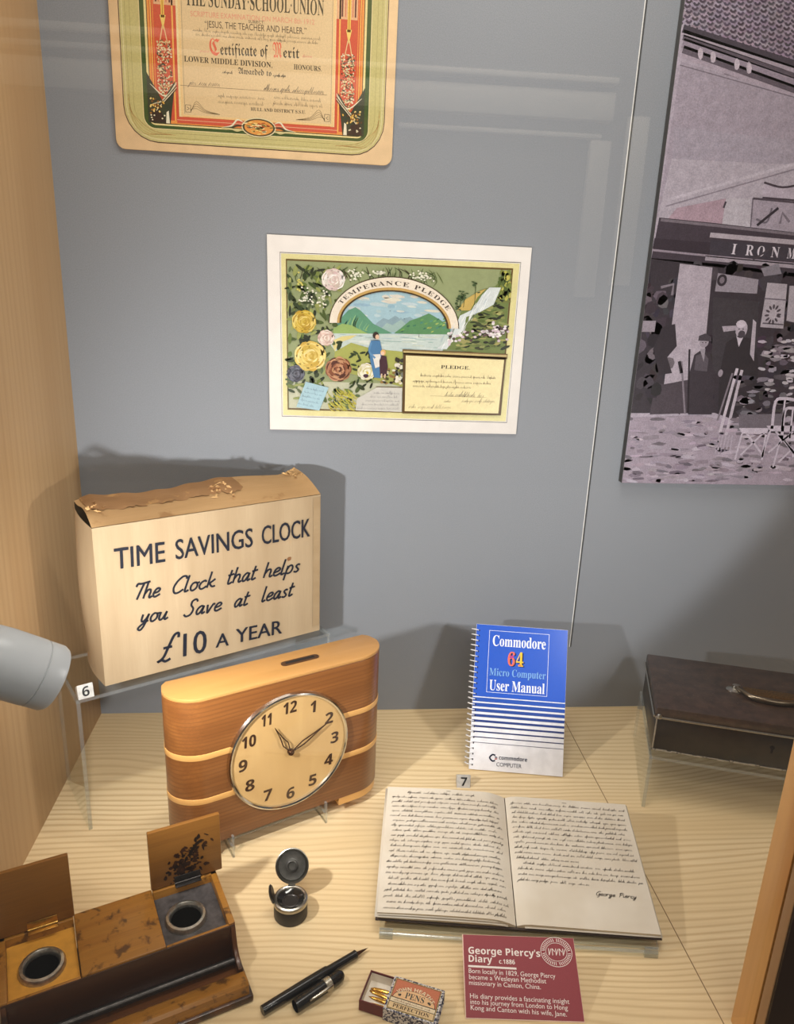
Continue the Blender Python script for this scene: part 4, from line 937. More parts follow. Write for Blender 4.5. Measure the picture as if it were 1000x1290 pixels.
# ------------------------------------------------------------------ blue spiral-bound manual leaning on an easel
def manual():
    A = Vector((.2311, -.1799, .002)); B = Vector((.378, -.2051, .002)); T_ = Vector((.394, -.1051, .2085))
    pl = Plane(A, B - A, T_ - B); q = pl.q; c = lambda x, y: q(570 + x / 5.606, 770 + y / 5.606)
    root = thing('spiral_manual', 'blue and white spiral-bound computer manual leaning upright at the back of the case', 'book', (A + B) / 2 * 1.0); root.location.z = 0.0; iv = inv(root)
    W = .1496; H = .2315; x0 = .0005
    m = MB(); m.prism([iv @ pl.at(a, b, -.012) for a, b in ((x0, 0.0005), (W - .001, .0005), (W - .001, H - .001), (x0, H - .001))], pl.n * .0105, .0003)
    m.build('pages', plain('white_page_block', (228, 226, 222), 0.7, var=.05, scale=400), root)
    m = MB(); m.prism([iv @ pl.at(a, b, -.0015) for a, b in ((x0, 0), (W, 0), (W, H), (x0, H))], pl.n * .0012, .0002); cov = m.build('front_cover', plain('white_cover', (232, 232, 238), 0.3, coat=.2), root)
    m = MB(); m.prism([iv @ pl.at(a, b, -.0135) for a, b in ((x0, 0), (W, 0), (W, H), (x0, H))], pl.n * .0012, .0002); m.build('back_cover', plain('blue_back_cover', (60, 90, 190), 0.4), root)
    p = Print(pl.at, lift=.0002, bounds=(x0 + .0002, W - .0003, .0003, H - .0003)); WH = (240, 242, 246)
    yb = c(160, 598)[1]
    p.poly([(0, yb), (W, yb), (W, H), (0, H)], (38, 88, 196), 1)
    # stripes: white rules thickening down a blue-to-slate ground, then thinning dark rules on white
    n = 9; y0 = yb; pitch = (yb - c(150, 925)[1]) / n
    for k in range(n):
        f = k / (n - 1); th = pitch * (.80 - .70 * f); cc = tuple(40 + (44 - 40) * f if i == 0 else (84 - 40 * f if i == 1 else 178 - 100 * f) for i in range(3))
        p.poly([(0, y0 - pitch * (k + 1)), (W, y0 - pitch * (k + 1)), (W, y0 - pitch * (k + 1) + th), (0, y0 - pitch * (k + 1) + th)], cc, 1)
    for k in range(5):
        pass
    fr = [c(262, 128), c(683, 172), c(664, 606), c(240, 566)]
    x_0 = (fr[0][0] + fr[3][0]) / 2; x_1 = (fr[1][0] + fr[2][0]) / 2; y_1 = (fr[0][1] + fr[1][1]) / 2; y_0 = (fr[2][1] + fr[3][1]) / 2
    p.stroke([(x_0, y_0), (x_1, y_0), (x_1, y_1), (x_0, y_1)], .0008, WH, 2, closed=True)
    xm = (x_0 + x_1) / 2; fh = y_1 - y_0
    p.text(styled('Commodore', 'serif'), (x_0 + .006, y_1 - fh * .245), (x_1 - .005, y_1 - fh * .245), fh * .175, WH, 3)
    sx = c(388, 378)[0]; y6 = c(388, 384)[1]
    for d_, cc in ((.0022, (24, 30, 70)), (0, None)):
        p.text(styled('6', 'serif'), (sx + d_, y6 - d_ * .5), (sx + .0115 + d_, y6 - d_ * .5), fh * .23, cc or (236, 110, 90), 3 if cc else 4); p.text(styled('4', 'serif'), (sx + .0135 + d_, y6 - d_ * .5), (sx + .0255 + d_, y6 - d_ * .5), fh * .23, cc or (240, 196, 50), 3 if cc else 4)
    p.ell((sx + .006, y6 + .0145), .004, .0022, (170, 60, 140), 5, .3, 10); p.ell((sx + .020, y6 + .002), .003, .0012, (240, 120, 60), 5, 0, 10)
    ym = c(400, 462)[1]
    p.text(styled('Micro Computer', 'serif'), (x_0 + .003, ym), (x_1 - .003, ym), fh * .12, (120, 168, 226), 3); p.text(styled('Micro Computer', 'serif'), (x_0 + .0036, ym - .0006), (x_1 - .0024, ym - .0006), fh * .12, (26, 56, 140), 2)
    yu = c(400, 566)[1]
    p.text(styled('User Manual', 'serif'), (x_0 + .004, yu), (x_1 - .004, yu), fh * .165, WH, 3)
    lx, ly = c(285, 1035); D = (34, 40, 64)
    p.stroke([(lx + .0036, ly + .004), (lx - .001, ly + .0048), (lx - .0052, ly), (lx - .001, ly - .0048), (lx + .0036, ly - .004)], .0024, D, 2, 5); p.poly([(lx + .003, ly + .0004), (lx + .0075, ly + .0004), (lx + .006, ly + .0022), (lx + .003, ly + .0022)], D, 2); p.poly([(lx + .003, ly - .0004), (lx + .0075, ly - .0004), (lx + .006, ly - .0022), (lx + .003, ly - .0022)], (170, 60, 60), 2)
    p.text(styled('commodore', 'sans'), (lx + .0095, ly - .0018), (lx + .0095 + .045, ly - .0018), .0064, D, 2); p.text('COMPUTER', (lx + .006, ly - .0125), (lx + .006 + .040, ly - .0125), .0062, (60, 64, 84), 2)
    for k in range(26): p.poly([(.0045, .006 + k * .00855), (.0065, .006 + k * .00855), (.0065, .0085 + k * .00855), (.0045, .0085 + k * .00855)], (40, 40, 48), 3)
    p.build('printed_cover', print_mat('manual_print', .3, .05, 700, .2), root, iv)
    m = MB()
    for k in range(26):   # wire comb loops
        b_ = .007 + k * .00855; pts = []
        for j in range(13): t = R(-60 + 300 * j / 12); pts.append(iv @ pl.at(.0005 + .0062 * math.cos(t) - .001, b_ + .0022 * math.sin(t * .5), -.006 + .0088 * math.sin(t)))
        m.tube(pts, .00085, 6)
    m.build('wire_spiral', plain('white_wire', (226, 226, 228), .35), root)
manual()
def manual_easel():
    d = Vector((.147, -.0252, 0)).normalized(); back = Vector((.0252, .147, 0)).normalized()
    root = thing('book_easel', 'clear acrylic easel propping the blue manual from behind', 'display stand', Vector((.31, -.178, 0)), math.atan2(d.y, d.x)); t = .003
    m = MB(); acryl_sheet(m, [(-.05, .0232, .0), (.05, .0232, .0), (.05, .0232 + .082, .17), (-.05, .0232 + .082, .17)], (0, t, 0)); m.build('back_plate', [M['acrylic'], M['acrylic_edge']], root)
    m = MB(); acryl_sheet(m, [(-.03, .148, 0), (.03, .148, 0), (.02, .108, .168), (-.02, .108, .168)], (0, t, 0)); m.build('prop_leg', [M['acrylic'], M['acrylic_edge']], root)
manual_easel()

# ------------------------------------------------------------------ right clear shelf and the black tin box
TM = R(-17.9); ZR = .09
def right_shelf():
    o = Vector((.4795, -.2771, 0)); root = thing('display_shelf', 'low clear acrylic shelf under the black metal box', 'display stand', o, TM); t = .005
    m = MB(); acryl_sheet(m, [(0, 0, ZR - t), (.36, 0, ZR - t), (.36, .19, ZR - t), (0, .19, ZR - t)], (0, 0, t)); m.build('shelf_top', [M['acrylic'], M['acrylic_edge']], root)
    for x in (0.0, .355):
        m = MB(); acryl_sheet(m, [(x, 0, 0), (x, .19, 0), (x, .19, ZR - t), (x, 0, ZR - t)], (t, 0, 0)); m.build('side_panel', [M['acrylic'], M['acrylic_edge']], root)
    return root
right_shelf()
def tin_mat(name, edge, k=1.0):
    t = NT(name); v = t.coords(); f = t.noise(v, 55, 6, .65); g = t.noise(v, 420, 3)
    c_ = t.ramp(f, [(.3, lin((40 * k, 30 * k, 24 * k))), (.7, lin((74 * k, 56 * k, 46 * k)))]); sp = t.ramp(g, [(.66, (0, 0, 0, 1)), (.76, (1, 1, 1, 1))])
    c_ = t.mix(t.math('MULTIPLY', sp, edge), c_, lin((168, 140, 112))); t.bsdf(c_, .38, .0, .6, 0.15, f, .0008, .4); return t.m
def tin_box():
    o = Vector((.4872, -.2640, ZR)); root = thing('deed_box', 'black japanned metal box with hinged lid and top handle, on right clear shelf', 'box', o, TM)
    W, D, H = .335, .168, .058; tb = tin_mat('black_japan', .06, .55); tl = tin_mat('worn_lid', .45)
    m = MB(); m.box((W / 2, D / 2, H / 2), (W, D, H), .0025); m.build('body', tb, root)
    m = MB(); m.box((W / 2, D / 2, H + .0085), (W + .004, D + .004, .017), .003); lid = m.build('lid', tl, root)
    m = MB(); 
    m.tube([(-.002, -.003, H + .0005), (W + .002, -.003, H + .0005)], .0016, 8); m.tube([(-.003, 0, H + .0005), (-.003, D, H + .0005)], .0016, 8); m.build('lid_bead', M['steel'], lid)
    m = MB(); random.seed(5)
    for k in range(46):   # bright worn patches along the lower front edge
        x = k / 46 * W; m.box((x + .003, -.0003 - .0004 * (k % 2), .0028 + random.uniform(-.0006, .0006)), (.0085 if k % 5 else .004, .0012, random.uniform(.0014, .0030)), .0003)
    m.box((.0012, -.0002, .03), (.0022, .001, .05), .0003)
    m.build('worn_edge', plain('rubbed_tinplate', (160, 150, 134), .35, .3, var=.12, scale=300), root)
    m = MB()  # corner bead knob
    m.lathe([(0, 0), (.004, 0), (.0045, .003), (.003, .007), (0, .008)], Matrix.Translation((.004, -.001, H - .001)), 14); m.build('corner_rivet', M['steel'], root)
    # handle: drop handle on two roses
    hx = .172; zt = H + .017
    for s in (-1, 1):
        m = MB(); m.lathe([(0, 0), (.014, 0), (.014, .0012), (.010, .0025), (.006, .004), (.0055, .009), (0, .0105)], Matrix.Translation((hx + s * .050, D * .5, zt)) @ Matrix.Diagonal((1.0, .72, 1, 1)), 24); m.build('handle_mount', M['bronze'] if s > 2 else M['steel'], root)
    pts = [(hx - .050, D * .5 - .002, zt + .006), (hx - .044, D * .5 - .010, zt + .006), (hx - .034, D * .5 - .022, zt + .005), (hx - .018, D * .5 - .028, zt + .005), (hx, D * .5 - .030, zt + .005), (hx + .018, D * .5 - .028, zt + .005), (hx + .034, D * .5 - .022, zt + .005), (hx + .044, D * .5 - .010, zt + .006), (hx + .050, D * .5 - .002, zt + .006)]
    cp = catmull(pts, 5); n = len(cp); m = MB(); m.tube(cp, [.0024 + .0022 * math.sin(math.pi * i / (n - 1)) for i in range(n)], 12); m.build('handle', plain('dark_steel', (120, 108, 92), .3, .9, var=.15, scale=120), root)
    m = MB(); m.box((hx, D * .5, zt + .0005), (.074, .026, .001), .0004); m.build('handle_plate', plain('stippled_brass', (120, 92, 56), .4, .8, var=.35, scale=420), root)
    m = MB(); m.lathe([(0, 0), (.0032, 0), (.0032, .0008), (0, .0008)], Matrix.Translation((.163, .0002, .036)) @ Matrix.Rotation(R(90), 4, 'X'), 14); m.box((.163, -.0004, .031), (.003, .0008, .008)); m.build('keyhole', M['black'], root)
tin_box()
# ------------------------------------------------------------------ old wooden inkstand with two open wells
TI = R(22.5)
M['ink_wood'] = wood('worn_oak_brown', (152, 100, 34), (182, 126, 48), (84, 50, 18), 0, 5.0, 60.0, 2.0, 0.25, 0.60, 0.35, 0.2, (.4, .1, 0), ((58, 32, 14), (.7, .2, .3), 62, .55))
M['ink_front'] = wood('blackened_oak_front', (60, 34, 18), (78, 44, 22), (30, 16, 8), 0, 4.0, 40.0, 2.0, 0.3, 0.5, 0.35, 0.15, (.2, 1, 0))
M['ink_lid'] = wood('lid_underside', (126, 82, 30), (152, 102, 40), (70, 40, 16), 0, 4.0, 55.0, 2.0, 0.2, 0.55, 0.4, 0.15, (1.4, .1, 0))
M['ink_dark'] = wood('dark_worn_oak', (78, 46, 24), (104, 62, 30), (36, 20, 10), 0, 4.0, 40.0, 2.0, 0.3, 0.5, 0.35, 0.2, (.2, 2, 0), ((36, 22, 14), (.2, .6, .1), 30, .55))
M['gold_card'] = plain('yellow_well_lining', (206, 146, 50), .5, var=.08, scale=80)
M['slate'] = plain('inky_slate_lining', (70, 66, 66), .4, var=.3, scale=110)
M['pewter'] = plain('pewter_ring', (178, 174, 166), .28, .9, var=.2, scale=160)
M['dark_metal'] = plain('dark_tarnish', (58, 54, 52), .35, .7, var=.2, scale=160)
M['dark_glass'] = plain('dark_glass_well', (22, 20, 18), .08)
def inkstand():
    root = thing('inkstand', 'old brown wooden desk inkstand with two open lidded wells, front left corner', 'inkstand', (-.1657, -.5502, 0), TI)
    X0, X1, D, H = -.160, .0745, .087, .060
    m = MB(); m.box(((X0 + X1) / 2, .0185, .0045), (X1 - X0 + .008, .145, .009), .0025); m.build('plinth', M['ink_dark'], root)
    m = MB(); m.box((-.0425, D / 2, (H + .009) / 2), (.084, D, H - .009), .0012); m.build('centre_block', M['ink_wood'], root)
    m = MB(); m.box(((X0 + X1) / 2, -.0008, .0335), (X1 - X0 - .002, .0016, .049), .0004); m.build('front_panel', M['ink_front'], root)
    # carcass of the two wells
    for s, xa, xb in (('r', 0.0, X1), ('l', X0, -.085)):
        m = MB()
        wall_x = (X1 - .0036) if s == 'r' else (X0 + .0036)
        m.box((wall_x, D / 2, (H + .009) / 2), (.0072, D, H - .009), .0008)
        m.box(((xa + xb) / 2, .0015, (.009 + H - .002) / 2), (xb - xa - .0005, .003, H - .011), .0004)
        m.box(((xa + xb) / 2, D - .0035, (H + .009) / 2), (xb - xa - .0005, .007, H - .009), .0006)
        m.build('well_case', M['ink_wood'], root)
        m = MB(); x0, x1 = (xa + .0008, xb - .0074) if s == 'r' else (xa + .0074, xb - .0006); cx = .0285 if s == 'r' else -.120; cy = .0385; r = .0196
        # lining plate with a round hole
        n = 40; V0 = []; V1 = []
        for k in range(n):
            t = 2 * math.pi * k / n; V0.append(m.b.verts.new((cx + r * math.cos(t), cy + r * math.sin(t), .0495)))
            dx, dy = math.cos(t), math.sin(t); k_ = min(((x1 - cx) if dx > 0 else (cx - x0)) / max(1e-6, abs(dx)), ((D - .007 - cy) if dy > 0 else (cy - .003)) / max(1e-6, abs(dy)))
            V1.append(m.b.verts.new((cx + dx * k_, cy + dy * k_, .0495)))
        for k in range(n): m.b.faces.new([V0[k], V0[(k + 1) % n], V1[(k + 1) % n], V1[k]])
        for bx, by in ((x0, .003), (x1, .003), (x0, D - .007), (x1, D - .007)):
            # corner fill just below the plate
            m.quad([(bx, by, .0493), (bx + (.012 if bx == x0 else -.012), by, .0493), (bx + (.012 if bx == x0 else -.012), by + (.012 if by < .02 else -.012), .0493), (bx, by + (.012 if by < .02 else -.012), .0493)])
        m.build('lining', M['slate'] if s == 'r' else M['gold_card'], root)
        wl_ = MB(); wl_.lathe([(.0165, .049), (.0155, .030), (.013, .018), (0, .016)], Matrix.Translation((cx, cy, 0)), 40); w_ = wl_.build('glass_well', M['dark_glass'], root)
        m = MB(); m.lathe([(.0165, .0485), (.0170, .0535), (.0188, .0555), (.0215, .0548), (.0232, .052), (.0234, .0492), (.0165, .0485)], Matrix.Translation((cx, cy, 0)), 48); m.build('metal_ring', M['pewter'], w_)
        # lid standing open at the back
        la, lb = (-.0008, .0820) if s == 'r' else (-.168, -.0835)
        rx = R(3 if s == 'r' else 6)
        RM = Matrix.Rotation(-rx, 3, 'X')
        m = MB(); m.box(Vector(((la + lb) / 2, D - .002, H + .001)) + RM @ Vector((0, 0, .0385)), (lb - la, .0055, .077), .0012, RM); lid = m.build('lid', M['ink_lid'], root)
        if s == 'r':
            pl = Plane(Vector((la, D - .0048, H + .001)), (1, 0, 0), RM @ Vector((0, 0, 1))); pl.n = RM @ Vector((0, -1, 0))
            p = Print(pl.at, lift=.0003); random.seed(3)
            for k in range(130):
                a = .042 + random.gauss(0, .010); b_ = abs(random.gauss(.02, .016)); a += (b_ - .02) * .35
                p.ell((a, min(.055, b_)), random.uniform(.0006, .0042), random.uniform(.0005, .003), random.choice(((30, 18, 12), (44, 24, 14), (58, 32, 16))), k % 6, random.uniform(0, 3), 9, .3)
            p.stroke([(.046, .036), (.054, .046), (.060, .049)], .004, (26, 16, 10), 7, 4)
            p.build('ink_stain', print_mat('dry_ink', .35, .1, 500), lid)
        hx = (la + lb) / 2 + (0 if s == 'r' else .010); hm = M['dark_metal'] if s == 'r' else M['brass']
        m = MB(); m.box((hx, D - .0075, H + .0004), (.030, .007, .0010), .0003); m.box((hx, D - .0052, H + .0065), (.030, .0008, .010), .0002); m.tube([(hx - .015, D - .0052, H + .0016), (hx + .015, D - .0052, H + .0016)], .0017, 8); m.build('hinge', hm, root)
    # pen tray in front
    m = MB(); m.box(((X0 + X1) / 2, -.025, .0105), (X1 - X0 - .001, .050, .005), .001); m.build('pen_tray', M['ink_dark'], root)
    m = MB(); prof = [(-.0505, .009), (-.0505, .0215), (-.0475, .0245), (-.0330, .0230), (-.0285, .0190), (-.0265, .013), (-.0265, .009)]
    m.prism([(X0, a, b_) for a, b_ in prof], (X1 - X0, 0, 0), .0006); m.build('front_rail', M['ink_wood'], root)
    m = MB(); m.tube([(X0 + .004, -.0125, .0205), (X1 - .004, -.0125, .0205)], .0040, 12); m.build('pen_rest', M['dark_metal'], root)
    for x in (X0 + .0005, X1 - .0055):
        m = MB(); prof = [(0, .009), (0, .058), (-.003, .055), (-.0055, .046), (-.009, .036), (-.015, .029), (-.024, .0255), (-.030, .0245), (-.030, .009)]
        m.prism([(x, a, b_) for a, b_ in prof], (.005, 0, 0), .0006); m.build('end_bracket', M['ink_dark'], root)
inkstand()

# ------------------------------------------------------------------ small travelling inkwell
def travel_inkwell():
    o = Vector((-.0390, -.4545, 0)); root = thing('travel_inkwell', 'small round black travelling inkwell with sprung lid open, beside the inkstand', 'inkwell', o, 0)
    m = MB(); m.lathe([(0, 0), (.0195, 0), (.0205, .0015), (.0205, .0195), (.0198, .0205), (0, .0205)], None, 40); m.build('body', plain('black_leather', (26, 22, 20), .45, var=.2, scale=400, bump_s=.3), root)
    m = MB(); m.lathe([(.0196, .0200), (.0212, .0206), (.0214, .0226), (.0205, .0252), (.0186, .0262), (.0168, .0254), (.0160, .0235)], None, 40); m.build('metal_rim', M['steel'], root)
    m = MB(); m.lathe([(.0166, .0240), (.0120, .0215), (.0085, .0205), (.0080, .012), (0, .011)], None, 32); m.build('ink_funnel', M['dark_glass'], root)
    m = MB(); m.lathe([(.0082, .0206), (.0092, .0214), (.0102, .0210)], None, 32); m.build('funnel_ring', M['dark_metal'], root)
    # lid, hinged at the back, leaning away
    tilt = R(57); hp = Vector((.0005, .0192, .0262)); d = Vector((0, math.cos(tilt), math.sin(tilt))); nrm = Vector((0, -math.sin(tilt), math.cos(tilt)))
    MX = Matrix.Translation(hp + d * .0222) @ nrm.to_track_quat('Z', 'Y').to_matrix().to_4x4()
    m = MB(); m.lathe([(0, -.0065), (.010, -.0060), (.0175, -.0035), (.0208, .0), (.0208, .0026), (.0198, .0030), (.0190, .0016), (.0170, -.0012), (.010, -.0022), (0, -.0024)], MX, 44); lid = m.build('lid', [M['steel']], root)
    m = MB(); m.lathe([(.0172, -.0008), (.0165, .0004), (.0110, -.0006), (.0070, .0004), (.0066, .0022), (.0052, .0026), (.0045, .0010), (0, .0008)], MX, 40); m.build('lid_lining', plain('grey_rubber_pad', (78, 76, 72), .3, .5, var=.15, scale=200), lid)
    m = MB(); m.box(hp + Vector((0, .0012, .0005)), (.009, .006, .004), .0008); m.build('hinge', M['steel'], root)
    # side clasp, a small domed disc standing at the left
    MX = Matrix.Translation((-.0222, .001, .0305)) @ Matrix.Rotation(R(-12), 4, 'Y') @ Matrix.Rotation(R(-90), 4, 'Y') @ Matrix.Diagonal((1.15, .72, 1, 1))
    m = MB(); m.lathe([(0, -.0012), (.0105, -.0012), (.0118, 0), (.0105, .0016), (.006, .0030), (0, .0034)], MX, 28); m.build('clasp', M['dark_metal'], root)
travel_inkwell()

# ------------------------------------------------------------------ fountain pen and its cap
def along(o, d, prof, seg=24):
    MX = Matrix.Translation(o) @ Vector(d).to_track_quat('Z', 'Y').to_matrix().to_4x4(); return MX
def pen():
    a = Vector((-.0625, -.5862, .0062)); b_ = Vector((.0392, -.5208, .0056)); L = (b_ - a).length
    root = thing('fountain_pen', 'long black fountain pen without cap, nib pointing to the diary', 'pen', (a + b_) / 2 - Vector((0, 0, .0059)), math.atan2(b_.y - a.y, b_.x - a.x))
    h = L / 2; zc = .0060; rot = Matrix.Rotation(R(90), 4, 'Y')
    MX = Matrix.Translation((-h, 0, zc)) @ rot
    m = MB(); m.lathe([(0, 0), (.0050, 0), (.0053, .0006), (.0056, .02), (.0060, .055), (.0059, .080), (.0058, .0815), (.0050, .0816)], MX, 28); m.build('barrel', M['ink_black'], root)
    m = MB(); m.lathe([(.0050, .0814), (.0049, .083), (.0044, L - .004), (.0047, L - .001), (.0040, L), (0, L)], MX, 28); m.build('grip', M['ink_black'], root)
    m = MB(); top = []
    for i in range(9):
        f = i / 8; w_ = .0034 * (1 - f) ** .8 * (1 if f > 0 else 1); z_ = zc + .0012 - .0030 * f
        top.append([(h - .002 + .0185 * f, s * w_, z_ - .0016 * s * s * (1 - f)) for s in (-1, -.5, 0, .5, 1)])
    V = [[m.b.verts.new(p) for p in r_] for r_ in top]
    for i in range(8):
        for j in range(4): m.b.faces.new([V[i][j], V[i + 1][j], V[i + 1][j + 1], V[i][j + 1]])
    n_ = m.build('nib', M['bronze'], root); sm = n_.modifiers.new('thick', 'SOLIDIFY'); sm.thickness = .0006
pen()
def pen_cap():
    a = Vector((-.0282, -.5845, 0)); b_ = Vector((.0235, -.5470, 0)); L = (b_ - a).length; r = .0070
    root = thing('pen_cap', 'short black pen cap with silver clip lying against the fountain pen', 'pen cap', (a + b_) / 2, math.atan2(b_.y - a.y, b_.x - a.x))
    rot = Matrix.Rotation(R(90), 4, 'Y'); h = L / 2; MX = Matrix.Translation((-h, 0, r)) @ rot
    m = MB(); m.lathe([(0, .004), (.0055, .004), (.0060, .0), (.0067, .0004), (r, .006), (r, L * .72), (r - .0002, L - .008), (r - .0012, L - .003), (r - .0035, L - .0004), (0, L)], MX, 30); m.build('cap_body', M['ink_black'], root)
    m = MB(); z0 = L * .60; m.lathe([(r, z0), (r + .0005, z0 + .0004), (r + .0005, z0 + .0075), (r, z0 + .008)], MX, 30); m.build('metal_band', plain('engraved_silver', (190, 184, 170), .3, .9, var=.25, scale=600), root)
    an = R(-58); dv = Vector((0, math.sin(an) * 1, math.cos(an)))
    P_ = lambda x, k: Vector((x, dv.y * (r + k), r + dv.z * (r + k)))
    m = MB(); pts = catmull([P_(-h + z0 + .006, .0006), P_(-h + z0 - .002, .0018), P_(-h + z0 - .012, .0018), P_(-h + z0 - .020, .0010), P_(-h + z0 - .024, .0018)], 5)
    m.tube(pts, [.0020 - .0010 * i / (len(pts) - 1) for i in range(len(pts))], 8); m.build('clip', M['steel'], root)
pen_cap()

# ------------------------------------------------------------------ slide box of pen nibs
def nib_box():
    ang = R(-22.3); o = Vector((.0988, -.5903, 0)); root = thing('nib_box', 'small slide-open box of pen nibs with printed cream label and maroon tray', 'box', o, ang)
    a, b_, h = .0285, .0208, .0162
    spk = NT('blue_white_marbled'); v = spk.coords(); f = spk.noise(v, 420, 3, .6); spk.bsdf(spk.ramp(f, [(.46, lin((40, 42, 74))), (.54, lin((206, 200, 196)))]), .5)
    m = MB(); t = .0010
    m.box((0, 0, h - t / 2), (2 * a, 2 * b_, t), .0002); m.box((0, 0, t / 2), (2 * a, 2 * b_, t), .0002); m.box((0, b_ - t / 2, h / 2), (2 * a, t, h - t), 0); m.box((0, -b_ + t / 2, h / 2), (2 * a, t, h - t), 0)
    m.build('sleeve', spk.m, root)
    tx0, tx1 = -a - .0275, -a + .026; tb = b_ - .0014; th = .0138; w_ = .0011
    mar = plain('maroon_tray', (96, 30, 34), .5, var=.08); whi = plain('white_tray_lining', (226, 216, 200), .7, var=.06)
    m = MB(); m.box(((tx0 + tx1) / 2, tb - w_ / 2, .0015 + th / 2), (tx1 - tx0, w_, th)); m.box(((tx0 + tx1) / 2, -tb + w_ / 2, .0015 + th / 2), (tx1 - tx0, w_, th)); m.box((tx0 + w_ / 2, 0, .0015 + th / 2), (w_, 2 * tb - 2 * w_, th)); m.box((tx1 - w_ / 2, 0, .0015 + th / 2), (w_, 2 * tb - 2 * w_, th)); m.box(((tx0 + tx1) / 2, 0, .0018), (tx1 - tx0, 2 * tb - .0002, .0008)); tr = m.build('tray', mar, root)
    m = MB(); k = w_ + .0003
    m.quad([(tx0 + k, -tb + k, .0024), (tx1 - k, -tb + k, .0024), (tx1 - k, tb - k, .0024), (tx0 + k, tb - k, .0024)])
    m.quad([(tx0 + k, tb - k, .0024), (tx1 - k, tb - k, .0024), (tx1 - k, tb - k, .0135), (tx0 + k, tb - k, .0135)]); m.quad([(tx0 + k, -tb + k, .0024), (tx0 + k, tb - k, .0024), (tx0 + k, tb - k, .0125), (tx0 + k, -tb + k, .0125)])
    m.build('lining', whi, tr)
    # label printed on the sleeve
    pl = Plane((-a, -b_, h), (1, 0, 0), (0, 1, 0)); pl.n = Vector((0, 0, 1)); W, D = 2 * a, 2 * b_
    p = Print(pl.at, lift=.0002, step=.00003, bounds=(0, W, 0, D))
    BL, CR, RD_ = (34, 36, 58), (226, 196, 148), (170, 74, 54)
    p.poly([(.0028, .0022), (W - .0028, .0022), (W - .0028, D - .0022), (.0028, D - .0022)], (206, 176, 90), 1); p.poly([(.0034, .0028), (W - .0034, .0028), (W - .0034, D - .0028), (.0034, D - .0028)], BL, 2); p.poly([(.0040, .0034), (W - .0040, .0034), (W - .0040, D - .0034), (.0040, D - .0034)], CR, 3)
    p.poly([(.0040, .0168), (W - .004, .0168), (W - .004, D - .0034), (.004, D - .0034)], (196, 116, 84), 4)
    cx = W / 2; pts = [(cx + .0235 * math.cos(math.pi * k / 20), .0168 + .0125 * math.sin(math.pi * k / 20)) for k in range(21)]; p.poly(pts, (40, 34, 30), 5); pts = [(cx + .0229 * math.cos(math.pi * k / 20), .0168 + .0119 * math.sin(math.pi * k / 20)) for k in range(21)]; p.poly(pts, (232, 188, 140), 6)
    p.arc_text(styled("JOHN HEATH’S", 'sans'), (cx, .0160), .0200, .0128, R(155), R(25), .0046, (40, 20, 18), 7); p.arc_text(styled("JOHN HEATH’S", 'sans'), (cx, .0163), .0200, .0128, R(155), R(25), .0044, (238, 216, 180), 8)
    p.text(styled('PENS', 'serif'), (cx - .0105, .0188), (cx + .0105, .0188), .0072, (50, 62, 60), 8)
    for s in (-1, 1): p.ell((cx + s * .0165, .0205), .0022, .0014, (70, 60, 50), 8, s * -.6, 9, .2)
    p.poly([(.004, .0158), (W - .004, .0158), (W - .004, .0168), (.004, .0168)], (60, 50, 40), 7); p.poly([(.004, .0105), (W - .004, .0105), (W - .004, .0112), (.004, .0112)], (60, 50, 40), 7); p.poly([(.004, .0112), (W - .004, .0112), (W - .004, .0158), (.004, .0158)], (232, 214, 180), 6)
    p.squiggle((.008, .0125), (W - .008, .0125), .0016, .0005, (150, 120, 100), 8, shear=0)
    p.text(styled('PERFECTION', 'serif'), (.0085, .0050), (W - .0085, .0050), .0044, (70, 44, 30), 8)
    p.build('printed_label', print_mat('nib_label', .45, .08, 900), root)
    # the gold nibs in the tray, each a thing of its own
    def nib(x, y, z, ra, lab):
        M_ = Matrix.Translation(o) @ Matrix.Rotation(ang, 4, 'Z'); pos = M_ @ Vector((x, y, z))
        m = MB()
        prof = [(0, .0009), (.004, .0021), (.010, .0024), (.016, .0024), (.021, .0018), (.024, .0008), (.0265, .0002)]
        rows = [[m.b.verts.new((px - .013, w2 * math.sin(R(-80 + 160 * j / 8)), w2 * math.cos(R(-80 + 160 * j / 8)) * .8)) for j in range(9)] for px, w2 in prof]
        for r1, r2 in zip(rows, rows[1:]):
            for j in range(8): f = m.b.faces.new([r1[j], r2[j], r2[j + 1], r1[j + 1]]); f.smooth = True
        n_ = m.build('pen_nib', M['gold'], None); n_.location = pos; n_.rotation_euler = (0, 0, ang + ra); s_ = n_.modifiers.new('thick', 'SOLIDIFY'); s_.thickness = .0003
        tag(n_, lab, 'nib', 'gold nibs in the slide box')
    M['gold'] = plain('gilt_metal', (226, 176, 84), .22, 1.0, var=.12, scale=300)
    nib(-.0385, .0085, .0031, R(4), 'gilt pen nib nearest the back wall of the maroon tray')
    nib(-.0390, .0030, .0031, R(-8), 'gilt pen nib second from the back of the maroon tray')
    nib(-.0375, -.0030, .0031, R(176), 'gilt pen nib third from the back, point hidden under the sleeve')
    nib(-.0400, -.0105, .0031, R(6), 'gilt pen nib alone nearest the front of the maroon tray')
nib_box()

